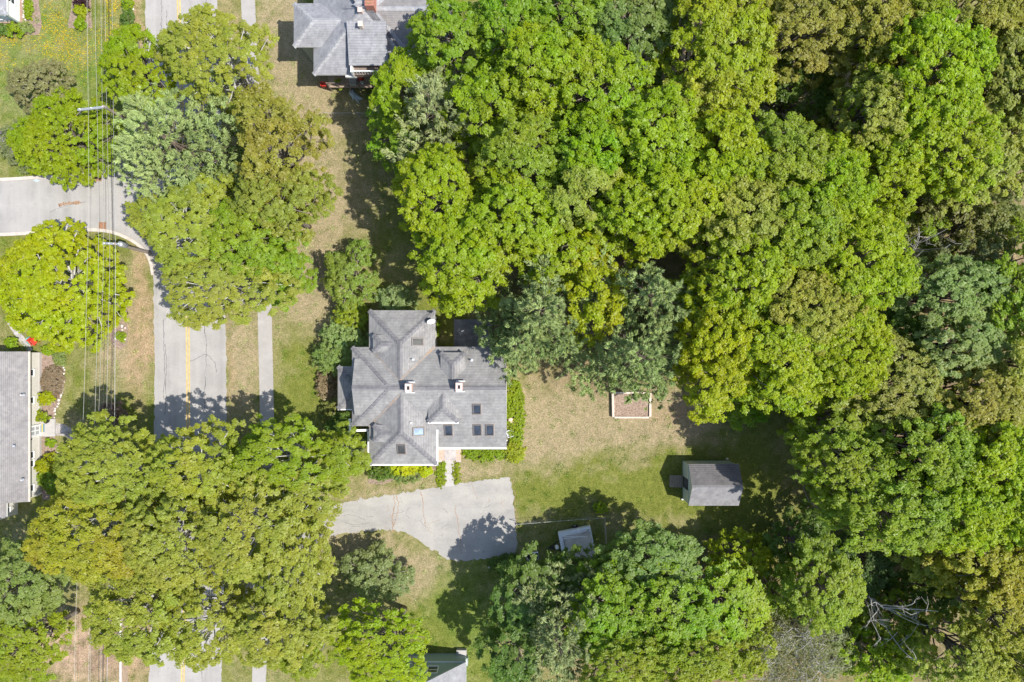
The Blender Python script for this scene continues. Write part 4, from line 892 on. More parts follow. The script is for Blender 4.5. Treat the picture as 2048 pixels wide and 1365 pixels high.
# doormat, planter, little lids
o = W(84.5, 856.5, .2); t = thing('doormat', 'blue and yellow striped doormat on the left house landing', 'doormat', (o[0], o[1], .181))
for k, m in enumerate(('mat_b', 'mat_y', 'mat_b')): MB().box(-.2 + k * .135, -.07 + k * .135, -.38, .38, 0, .02).build('stripe', m, t)
def pot(label, px, py, r, mat, z=0.0, inner='black', h=.3):
    o = W(px, py, z); t = thing('plant_pot', label, 'pot', o); MB().lathe((0, 0, 0), [(r * .7, 0), (r, h), (r * .85, h)], 14).build('bowl', mat, t, False); MB().lathe((0, 0, h - .03), [(r * .84, 0), (r * .5, .02)], 14).build('soil', inner, t)
pot('dark round pot on the left house landing', 96, 842, .24, 'black', .18, 'steel')
o = W(1022, 840); t = thing('well_cap', 'round white cap in the green bed east of the house', 'cap', o); MB().lathe((0, 0, 0), [(.24, 0), (.25, .12), (.25, .32), (.2, .38), (.03, .4)], 16).build('lid', 'chimcap', t, True); MB().lathe((0, 0, 0), [(.28, 0), (.28, .06)], 16).build('base', 'concrete', t)
o = W(1020.5, 867); t = thing('window_well', 'pale square frame tilted in the green bed east of the house', 'frame', o, rz=R(18))
for a in (-.3, .3): MB().box(a - .04, a + .04, -.32, .32, 0, .25).build('side', 'steel', t); MB().box(-.26, .26, a - .04, a + .04, 0, .25).build('end', 'steel', t)
MB().box(-.26, .26, -.26, .26, 0, .05).build('gravel', 'stone', t)
for k in range(3): MB().box(-.26, .26, -.15 + k * .15, -.13 + k * .15, .2, .23).build('bar', 'steel', t)
o = W(929, 1318); t = thing('heat_pump', 'white-lidded heat pump unit beside the green-sided house', 'heat pump', o); MB().box(-.35, .35, -.35, .35, .0, .7).build('case', 'greywall', t); MB().lathe((0, 0, .7), [(.28, 0), (.28, .05), (.22, .09), (.05, .1)], 16).build('fan_lid', 'white', t, True)
# ---------------------------------------------------------------- vegetation
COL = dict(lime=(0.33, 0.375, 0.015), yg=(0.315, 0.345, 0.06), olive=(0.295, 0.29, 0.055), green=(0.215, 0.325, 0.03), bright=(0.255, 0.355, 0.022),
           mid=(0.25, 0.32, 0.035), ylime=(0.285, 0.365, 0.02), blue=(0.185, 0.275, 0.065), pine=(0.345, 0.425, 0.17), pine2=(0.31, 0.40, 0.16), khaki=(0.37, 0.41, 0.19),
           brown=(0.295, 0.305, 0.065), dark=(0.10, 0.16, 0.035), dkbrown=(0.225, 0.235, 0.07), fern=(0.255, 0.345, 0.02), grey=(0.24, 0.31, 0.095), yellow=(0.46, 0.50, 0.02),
           deep=(0.135, 0.215, 0.04), red=(0.06, 0.025, 0.03), tan=(0.30, 0.235, 0.15), sage=(0.29, 0.36, 0.14), flame=(0.335, 0.34, 0.045), lilac=(0.30, 0.25, 0.33), khakileaf=(.29, .30, .14), oakgrey=(0.235, 0.265, 0.12))
TRIS = [0]
def unit(a): return a / (np.linalg.norm(a, axis=1, keepdims=True) + 1e-9)
def quads_obj(name, v, tint, mat, parent, color, nv=3):
    n = len(v) // nv; me = bpy.data.meshes.new(name); me.vertices.add(len(v)); me.vertices.foreach_set('co', v.astype(np.float32).ravel())
    me.loops.add(len(v)); me.loops.foreach_set('vertex_index', np.arange(len(v), dtype=np.int32)); me.polygons.add(n)
    me.polygons.foreach_set('loop_start', np.arange(0, len(v), nv, dtype=np.int32)); me.update(calc_edges=True)
    at = me.attributes.new('tint', 'FLOAT_VECTOR', 'FACE'); at.data.foreach_set('vector', tint.astype(np.float32).ravel())
    me.materials.append(M[mat]); o = bpy.data.objects.new(name, me); o.color = (*color, 1); link(o, parent); TRIS[0] += n * (nv - 2); return o
def leaf_quads(c, nrm, L, Wd, r):
    n = len(c); t = unit(np.cross(nrm, r.normal(size=(n, 3)))); b = np.cross(nrm, t); L = L[:, None]; Wd = Wd[:, None]; f = nrm * (Wd * .28)
    return np.stack([c - t * L * .5 - b * Wd * .55, c - t * L * .45 + b * Wd * .55 + f, c + t * L * .55], 1).reshape(-1, 3)
def lobes(r, n=5, a=.16):
    k = np.arange(1, n + 1); ph = r.random(n) * 6.28; am = r.normal(size=n) * a / np.sqrt(k)
    return lambda th: 1 + (am[None] * np.cos(k[None] * th[:, None] + ph[None])).sum(1)
def scatter(r, n, fn, mind, tries=14):
    """points in the unit disc scaled by fn, kept apart by mind"""
    pts = np.zeros((0, 2))
    c = np.empty((n * tries, 2)); th = r.random(n * tries) * 6.283; rr = np.sqrt(r.random(n * tries)); q = fn(th) * rr
    c[:, 0] = np.cos(th) * q; c[:, 1] = np.sin(th) * q; return c, rr
def crown_points(r, rx, ry, zb, top, br, dens, nl, pw=2.8, depth=.12, lob=.16, gap=1.0, flat=.58, rough=.28):
    fn = lobes(r, 6, lob); c, rho = scatter(r, int(rx * ry * 4 / (br * br)) + 6, fn, 0); keep = []; P = c * np.array((rx, ry))
    md = br * .98 * gap; grid = {}
    for i in range(len(P)):
        g = (int(P[i, 0] // md), int(P[i, 1] // md)); ok = True
        for a in (-1, 0, 1):
            for b in (-1, 0, 1):
                for j in grid.get((g[0] + a, g[1] + b), ()):
                    if (P[j, 0] - P[i, 0]) ** 2 + (P[j, 1] - P[i, 1]) ** 2 < md * md: ok = False; break
                if not ok: break
            if not ok: break
        if ok: grid.setdefault(g, []).append(i); keep.append(i)
    P = P[keep]; rho = rho[keep]; n = len(P)
    z = zb + (top - zb) * np.sqrt(np.clip(1 - rho ** pw, 0, 1)) - r.random(n) ** 1.6 * depth * top * .6 - depth * top * 1.1 * (fbm(P[:, 0] + 17 * r.random(), P[:, 1] + 31 * r.random(), 2.6, int(r.integers(1, 90)), 2))
    B = np.concatenate([P, np.maximum(z, zb * .8)[:, None]], 1)
    lowm = rho > .55; lowB = B[lowm].copy()      # a lower skirt of boughs, so the crown has sides
    lowB[:, 2] -= (lowB[:, 2] - zb * .7) * r.uniform(.35, .8, len(lowB)); lowB[:, :2] *= r.uniform(.8, .97, (len(lowB), 1)); nb = len(B)
    B = np.concatenate([B, lowB]); rb = br * r.uniform(.75, 1.3, len(B))
    nc = np.maximum(3, (dens * 7.5 * (rb / br) ** 2).astype(int)); nc[nb:] = np.maximum(2, nc[nb:] // 4)
    bi = np.repeat(np.arange(len(B)), nc); d = r.normal(size=(len(bi), 3)); d[:, 2] = np.abs(d[:, 2]) * .9 - .15; d = unit(d)
    C = B[bi] + d * (rb[bi] * r.uniform(.55, 1.05, len(bi)))[:, None] * np.array((1, 1, flat))
    rc = br * .36 * r.uniform(.7, 1.25, len(bi)); ci = np.repeat(np.arange(len(C)), nl)
    e = r.normal(size=(len(ci), 3)); e[:, 2] += .55; e = unit(e)
    Lp = C[ci] + e * (rc[ci] * r.random(len(ci)) ** .4)[:, None] * np.array((1.15, 1.15, .8))
    nrm = unit(e * .5 + d[ci] * .35 + np.array((0, 0, .85)) + r.normal(size=(len(ci), 3)) * rough)
    ht = np.clip(.9 * (fbm(Lp[:, 0] + 50 * r.random(), Lp[:, 1], 2.2, 7, 2) - .5) + .5 + .3 * (r.random(len(B))[bi][ci] - .5) + .25 * (r.random(len(C))[ci] - .5) + .3 * (r.random(len(ci)) - .5), 0, 1)
    vt = .30 * r.random(len(B))[bi][ci] + .30 * r.random(len(C))[ci] + .40 * r.random(len(ci))
    return B, rb, C, bi, Lp, nrm, np.stack([ht, vt, r.random(len(ci))], 1), nb
def limb(b, p, q, r0, r1, rr, sides=4, seg=3, sagz=.0):
    p = np.array(p); q = np.array(q); pts = []; L = np.linalg.norm(q - p); j = rr.normal(size=3) * L * .07
    for i in range(seg + 1):
        t = i / seg; c = p + (q - p) * t + j * math.sin(math.pi * t); c[2] += sagz * L * math.sin(math.pi * t); pts.append(tuple(c))
    b.tube(pts, [r0 + (r1 - r0) * (i / seg) for i in range(seg + 1)], sides, False)
POOL = {}
def pool_tree(key, R0, top, dens, bark):
    """one full-grown crown and trunk; several trees share its mesh, turned and stretched"""
    kind = key[0]; r = np.random.default_rng(100 + key[2] * 17 + key[1] * 5 + (kind == 'maple') * 331 + key[3] * 71); fb = r.uniform(.85, 1.2); br = (.66 if kind == 'oak' else .76) * fb; leaf = (.165 if kind == 'oak' else .18) * r.uniform(.92, 1.1)
    nl = int((44 if kind == 'oak' else 50) * fb * fb * (.165 / leaf if kind == 'oak' else .18 / leaf) ** 1.5); zb = top * .64
    B, rb, C, bi, Lp, nrm, tint, nb = crown_points(r, R0, R0, zb, top - br * .5, br, dens * 1.05, nl, depth=.06, lob=.16 if kind == 'oak' else .12, gap=1.0, flat=.52, rough=.24)
    n = len(Lp); L = leaf * r.uniform(.7, 1.3, n); v = leaf_quads(Lp, nrm, L, L * r.uniform(.55, .85, n), r)
    o = quads_obj('crown', v, tint, 'leaf', None, (1, 1, 1)); cm = o.data; bpy.data.objects.remove(o)
    b = MB(); r0 = .05 * R0 + .08; zt = zb + (top - zb) * .35; j = r.normal(size=2) * .25
    b.tube(cr([(0, 0, 0), (j[0] * .3, j[1] * .3, zt * .33), (j[0], j[1], zt * .68), (j[0] * .6, j[1] * .6, zt), (0, 0, zb + (top - zb) * .8)], 3), [r0 * (1.25 - 1.1 * i / 12) for i in range(13)], 8)
    for i in r.permutation(nb)[:min(nb, 46)]:
        f = r.uniform(.35, .95); bpt = (B[i] * .06).tolist(); bpt[2] = zt * f; limb(b, bpt, B[i] + np.array((0, 0, rb[i] * .15)), r0 * .4 * (1.1 - f * .5), .03, r, 5, 4, .08)
    for i in r.permutation(len(C))[:int(len(C) * .06)]:
        if bi[i] < nb: limb(b, B[bi[i]], C[i] + (C[i] - B[bi[i]]) * .3 + np.array((0, 0, .1)), .022, .007, r, 3, 1)
    o = b.build('trunk', bark or 'bark', None, True); tm = o.data; bpy.data.objects.remove(o); return cm, tm, 1, 1
def tree(kind, px, py, rx, ry, top, color, label, name=None, cat='tree', group=None, dens=1.0, br=None, leaf=None, nl=None, depth=None, seed=None, lean=(0, 0), gap=1.0, bark=None, twigs=1.0, zbf=None, lob=None, pool=True):
    seed = seed if seed is not None else int(px * 13 + py * 7); r = np.random.default_rng(seed)
    shrub = kind in ('shrub', 'mound'); zc = top * (.72 if not shrub else .6); cx, cy, _ = W(px, py, zc); k = S * (1 - zc / H) * (1.0 if shrub else 1.10); rx *= k; ry *= k
    o = (cx, cy, 0.0); P = dict(oak=('oak_tree', .82, .205, 34, .085, .45, .17), maple=('maple_tree', .9, .215, 40, .075, .42, .12), fine=('feathery_tree', .55, .15, 30, .1, .35, .15),
                                shrub=('shrub', .55, .15, 17, .15, .3, .12), mound=('plant_mound', .26, .11, 12, .15, .1, .12), small=('small_tree', .7, .19, 32, .13, .35, .2))[kind]
    nm = name or P[0]; br = br or P[1]; leaf = leaf or P[2]; nl = nl or P[3]; depth = P[4] if depth is None else depth; zb = top * (zbf if zbf is not None else P[5])
    if kind in ('oak', 'maple', 'small'):
        fb = r.uniform(.72, 1.25); fl = r.uniform(.84, 1.14); br *= fb; leaf *= fl; nl = max(14, int(nl * (fb / fl) ** 2))
    br = min(br, max(rx, ry) * .55)
    t = thing(nm, label, cat, o, group)
    col_ = 1.17 * np.array(COL[color] if isinstance(color, str) else color) * (1 + r.normal(size=3) * np.array((.03, .02, .05)))
    if pool and kind in ('oak', 'maple') and max(rx, ry) < 1.45 * min(rx, ry):
        m = math.sqrt(rx * ry); ci_ = 0 if m < 3.0 else (1 if m < 4.0 else 2); R0 = (2.5, 3.5, 4.4)[ci_]; key = (kind, ci_, int(r.integers(0, 4)), dens < .9, bark)
        if key not in POOL: POOL[key] = pool_tree(key, R0, 14.0, dens, bark)
        cm, tm, fx, fy = POOL[key]; q = int(r.integers(0, 4)); sg = 1 if r.random() < .5 else -1; sx, sy = (rx, ry) if q % 2 == 0 else (ry, rx)
        for nm2, me in (('crown', cm), ('trunk', tm)):
            c2 = bpy.data.objects.new(nm2, me); link(c2, t); c2.rotation_euler = (0, 0, q * math.pi / 2); c2.scale = (sg * sx / R0, sy / R0, top / 14.0)
            if nm2 == 'crown': c2.color = (*np.clip(col_, .005, 1), 1)
        return t
    B, rb, C, bi, Lp, nrm, tint, nb = crown_points(r, rx, ry, zb, top - br * .5, br, dens, nl, depth=depth, lob=lob if lob is not None else P[6], gap=gap)
    if lean != (0, 0):
        for A in (B, C, Lp): A[:, 0] += lean[0] * A[:, 2]; A[:, 1] += lean[1] * A[:, 2]
    n = len(Lp); L = leaf * r.uniform(.7, 1.3, n); v = leaf_quads(Lp, nrm, L, L * r.uniform(.55, .85, n), r)
    ok = v.reshape(-1, 3, 3)[:, :, 2].min(1) > .02; v = v.reshape(-1, 3, 3)[ok].reshape(-1, 3); tint = tint[ok]
    quads_obj('crown', v, tint, 'leaf', t, tuple(np.clip(col_, .005, 1)))
    b = MB(); r0 = (.05 * max(rx, ry) + .06) if not shrub else .05
    if not shrub:
        zt = zb + (top - zb) * .35; j = r.normal(size=2) * .25
        pts = [(0, 0, 0), (j[0] * .3, j[1] * .3, zt * .33), (j[0] + lean[0] * zt * .6, j[1] + lean[1] * zt * .6, zt * .68), (j[0] * .6 + lean[0] * zt, j[1] * .6 + lean[1] * zt, zt), (lean[0] * top * .8, lean[1] * top * .8, zb + (top - zb) * .8)]
        b.tube(cr(pts, 3), [r0 * (1.25 - 1.1 * i / 12) for i in range(13)], 8)
        order = np.argsort(-np.hypot(B[:nb, 0], B[:nb, 1]))[:int(30)] if nb > 30 else np.arange(nb)
        order = r.permutation(nb)[:int(min(nb, 44))]
        for i in order:
            f = r.uniform(.35, .95); z0 = zt * f; bpt = (B[i] * .06).tolist(); bpt[2] = z0
            limb(b, bpt, B[i] + np.array((0, 0, rb[i] * .1)), r0 * .42 * (1.1 - f * .5), .035, r, 5, 4, .08)
        sel = r.permutation(len(C))[:int(len(C) * .07 * twigs)]
        for i in sel:
            if bi[i] < nb: limb(b, B[bi[i]], C[i] + (C[i] - B[bi[i]]) * .25 + np.array((0, 0, .1)), .028, .008, r, 3, 1)
    else:
        for i in range(min(nb, 9)): limb(b, (r.normal() * .06, r.normal() * .06, 0), B[i], .03, .012, r, 4, 2)
    b.build('trunk' if not shrub else 'stem', bark or 'bark', t, True)
    return t
def pine(px, py, rx, ry, top, color, label, seed=None, low=.3, nt=60, name='pine_tree', plume=1.0, lean=(0, 0)):
    seed = seed if seed is not None else int(px * 3 + py * 5); r = np.random.default_rng(seed); zc = top * .68; cx, cy, _ = W(px, py, zc); k = S * (1 - zc / H) * 1.27; rx *= k; ry *= k
    o = (cx, cy, 0.0); t = thing(name, label, 'tree', o, 'pine trees'); b = MB(); b.tube([(0, 0, 0), (r.normal() * .1, r.normal() * .1, top * .5), (0, 0, top * .97)], [.06 * rx * .6 + .12, .05 * rx * .6 + .07, .03], 8)
    fn = lobes(r, 7, .22); base = []; out = []; Rm = max(rx, ry); levels = int((top * (1 - low)) / 1.05); hue = []
    area = math.pi * rx * ry; total = int(area * nt); weights = []
    brs = []
    for i in range(levels):
        f = (i + r.random() * .5) / levels; z = top * (low + (1 - low) * f); pr = (1 - f ** 1.7) * .93 + .1; nb = int(5 + 5 * (1 - f)); a0 = r.random() * 6.28
        for j in range(nb):
            a = a0 + j * 6.283 / nb + r.normal() * .18; ln = pr * float(fn(np.array([a]))[0]) * r.uniform(.72, 1.12); brs.append((a, ln, z, f))
    wt = np.array([q[1] ** 1.25 + .02 for q in brs]); wt /= wt.sum(); cnt = np.maximum(40, (wt * total).astype(int))
    for (a, ln, z, f), n in zip(brs, cnt):
        d = np.array((math.cos(a) * rx, math.sin(a) * ry)); up = r.uniform(.05, .28) * (1.2 - .5 * f); Lb = ln * np.linalg.norm(d); dh = d / np.linalg.norm(d); sd = np.array((-dh[1], dh[0]))
        # side shoots carry the tufts
        ns = max(3, int(Lb / .32)); s = r.random(ns) ** .75 * .86 + .14; lat = r.normal(size=ns) * .30 * Lb * (.35 + .65 * np.sin(np.clip(s, 0, 1) * 2.6)) * .62; lat = np.clip(lat, -1.4, 1.4)
        u = r.integers(0, ns, n); q = r.random(n) ** .6; along = s[u] * Lb; pos = np.empty((n, 3))
        pos[:, 0] = dh[0] * (along + .25 * q * np.abs(lat[u])) + sd[0] * lat[u] * q; pos[:, 1] = dh[1] * (along + .25 * q * np.abs(lat[u])) + sd[1] * lat[u] * q
        pos[:, 2] = z + up * along + .50 * q * plume * r.uniform(.3, 1.3, ns)[u] + r.normal(size=n) * .08
        base.append(pos + r.normal(size=(n, 3)) * .06); dirn = np.stack([dh[0] * .8 + sd[0] * np.sign(lat[u]) * .5, dh[1] * .8 + sd[1] * np.sign(lat[u]) * .5, np.full(n, .55 * plume)], 1); out.append(dirn)
        hv = r.random(); hue.append(np.stack([.5 * hv + .5 * r.random(n), .55 * r.random(ns)[u] + .45 * r.random(n), r.random(n)], 1))
        limb(b, (0, 0, z), (dh[0] * Lb * .92, dh[1] * Lb * .92, z + up * Lb * .92), .05 * (1.3 - f), .012, r, 4, 3, -.03)
    B = np.concatenate(base); D = np.concatenate(out); T = np.concatenate(hue); m = 6; B = np.repeat(B, m, 0); D = np.repeat(D, m, 0); T = np.repeat(T, m, 0); n = len(B)
    D = unit(D + r.normal(size=(n, 3)) * .42); L = r.uniform(.20, .38, n)[:, None]; s = unit(np.cross(D, r.normal(size=(n, 3)))) * .046
    v = np.stack([B - s, B + s, B + D * L], 1)
    if lean != (0, 0): v[:, :, 0] += lean[0] * v[:, :, 2]; v[:, :, 1] += lean[1] * v[:, :, 2]
    c = np.array(COL[color]) * (1 + r.normal(size=3) * .008); quads_obj('crown', v.reshape(-1, 3), T, 'needle', t, tuple(c), 3); b.build('trunk', 'pinebark', t, True); return t
def bare(px, py, rpx, top, label, mat='palebark', n=9, leaves=0, color='khaki', name='bare_tree', tw=5):
    r = np.random.default_rng(int(px + 31 * py)); zc = top * .7; cx, cy, _ = W(px, py, zc); Rr = rpx * S * (1 - zc / H); o = (cx, cy, 0.0); t = thing(name, label, 'tree', o); b = MB(); b.tube([(0, 0, 0), (.1, .1, top * .3), (.2, 0, top * .5)], [.2, .15, .11], 7); tips = []
    for i in range(n):
        a = i * 6.283 / n + r.normal() * .3; e = np.array((math.cos(a) * Rr * r.uniform(.6, 1.05), math.sin(a) * Rr * r.uniform(.6, 1.05), top * r.uniform(.7, 1.0))); st = np.array((.2 * r.random(), 0, top * r.uniform(.3, .5))); limb(b, st, e, .06, .014, r, 5, 5, .1)
        for q in range(tw):
            f = r.uniform(.4, .95); m = st + (e - st) * f; m[2] += .1 * np.linalg.norm(e - st) * math.sin(math.pi * f); g = m + r.normal(size=3) * np.array((.9, .9, .5)) * Rr * .33; limb(b, m, g, .03, .008, r, 3, 2); tips += [g, (g + m) / 2]
            for w in range(2): h = g + r.normal(size=3) * Rr * .13; limb(b, (m + g) / 2, h, .014, .005, r, 3, 1); tips.append(h)
    b.build('trunk', mat, t, True)
    if leaves:
        tp = np.array(tips); i = r.integers(0, len(tp), leaves); c = tp[i] + r.normal(size=(leaves, 3)) * .28; nr = unit(r.normal(size=(leaves, 3)) + np.array((0, 0, .8))); L = r.uniform(.1, .2, leaves); v = leaf_quads(c, nr, L, L * .65, r)
        quads_obj('crown', v, r.random((leaves, 3)), 'leaf', t, COL[color])
    return t

# --- street side, left
tree('maple', 104, 560, 102, 114, 8.5, (.34, .385, .02), 'yellow-lime maple beside the side street, with a cable line crossing it', br=.62, leaf=.18, nl=40, depth=.08, lob=.06, twigs=2.2, bark='palebark', pool=False)
tree('fine', 118, 270, 92, 84, 6.5, 'fern', 'feathery bright green tree north of the side street kerb', lob=.08)
tree('small', 72, 165, 50, 48, 4.5, (.26, .27, .115), 'khaki-leaved small tree in the top left flower lawn', br=.6, leaf=.16)
tree('shrub', 170, 242, 24, 26, 3.2, 'deep', 'lilac bush under the pole crossarm', name='lilac_bush', cat='bush')
tree('shrub', 28, 285, 40, 42, 3.2, 'oakgrey', 'dark lilac bush at the left edge beside the feathery green tree', name='lilac_bush', cat='bush')
tree('maple', 280, 140, 62, 72, 9.5, 'bright', 'bright yellow-green maple north of the big roadside pine', br=1.0)
tree('oak', 448, 128, 88, 80, 12.5, 'yg', 'sparse yellow-green oak leaning over the road at the top', dens=.9, twigs=1.8, bark='palebark')
tree('oak', 545, 305, 68, 118, 14, 'olive', 'tall olive-brown oak right of the big roadside pine', dens=1.0)
tree('oak', 548, 415, 72, 66, 13, (0.29, 0.295, 0.055), 'olive oak whose crown meets the sparse road oak, south of the tall olive one')
tree('oak', 375, 468, 96, 76, 12.5, 'yg', 'yellow-green oak just south of the big roadside pine', dens=1., twigs=1.6, bark='palebark')
tree('oak', 440, 565, 95, 70, 11.5, 'yg', 'yellow-green oak with branches reaching down over the yellow centre line', dens=.9, twigs=2, bark='palebark', lob=.25)
tree('oak', 500, 480, 80, 72, 12.5, 'mid', 'greener oak in the middle of the roadside clump above the sidewalk', dens=.95)
tree('maple', 566, 555, 42, 50, 8, 'green', 'small fresh green maple over the sidewalk, left of the feathery yard tree', br=.8, leaf=.19)
pine(345, 284, 134, 114, 15.5, 'pine', 'big grey-green pine over the junction of the two streets', nt=120)
# --- around the house
tree('fine', 697, 547, 46, 58, 5.5, (0.25, 0.335, 0.06), 'feathery green yard tree north-west of the grey-roofed house', depth=.2, lob=.2, br=.6, leaf=.14)
tree('shrub', 797, 600, 46, 20, 3.2, 'sage', 'wide pale green shrub against the north wall of the house', br=.5, cat='bush')
tree('shrub', 708, 633, 32, 30, 3.2, 'mid', 'mixed green shrub at the north-west corner of the house', br=.45, cat='bush')
tree('shrub', 692, 672, 40, 30, 3.4, 'sage', 'tall rhododendron beside the north wing west wall', name='rhododendron', br=.5, cat='bush')
tree('shrub', 672, 712, 46, 36, 3.0, 'grey', 'rounded rhododendron north of the west porch', name='rhododendron', br=.5, cat='bush')
for px, py, a, b, h, c, l in ((654, 775, 16, 28, 1.1, 'tan', 'brown twiggy bush left of the porch roof'), (662, 822, 18, 22, 1.4, 'dkbrown', 'dull brown bush below the porch roof corner'), (680, 855, 26, 24, 1.8, 'deep', 'dark green bush at the house\'s south-west corner'),
                              (708, 888, 24, 26, 1.9, 'oakgrey', 'grey-green bush against the south wing west wall'), (712, 866, 11, 9, 1.6, 'yellow', 'small bright yellow bush at the south-west wall'), (700, 925, 34, 22, 2.0, 'mid', 'green bush under the roadside oaks by the south wing'),
                              (765, 946, 26, 14, 1.3, 'deep', 'dark green bush left in the south bed of the house'), (800, 938, 40, 9, 1.1, 'yellow', 'long golden shrub along the south wall of the house'), (852, 943, 11, 11, 1.2, 'yellow', 'round golden shrub at the right end of the south bed'),
                              (815, 952, 26, 10, .7, 'grey', 'low grey-green shrub in front of the long golden one')):
    tree('shrub', px, py, a, b, h, c, l, cat='bush', br=.35, leaf=.13)
for px, py, a, b, h, c, l in ((1031, 830, 17, 66, .45, 'fern', 'green ground cover along the east wall of the house'), (965, 908, 42, 12, .5, 'fern', 'green ground cover strip right of the brick landing'), (1030, 905, 20, 20, .7, (0.34, .38, .04), 'yellow-green perennials at the south-east corner of the house'),
                              (882, 947, 7, 24, .22, 'fern', 'green plant strip left of the front walk'), (914, 946, 5, 20, .22, 'fern', 'green plant strip right of the front walk'), (1015, 1130, 40, 16, .8, 'deep', 'dark green hedge strip below the driveway corner')):
    tree('mound', px, py, a, b, h, c, l, cat='plants', name='ground_cover', lob=.04)
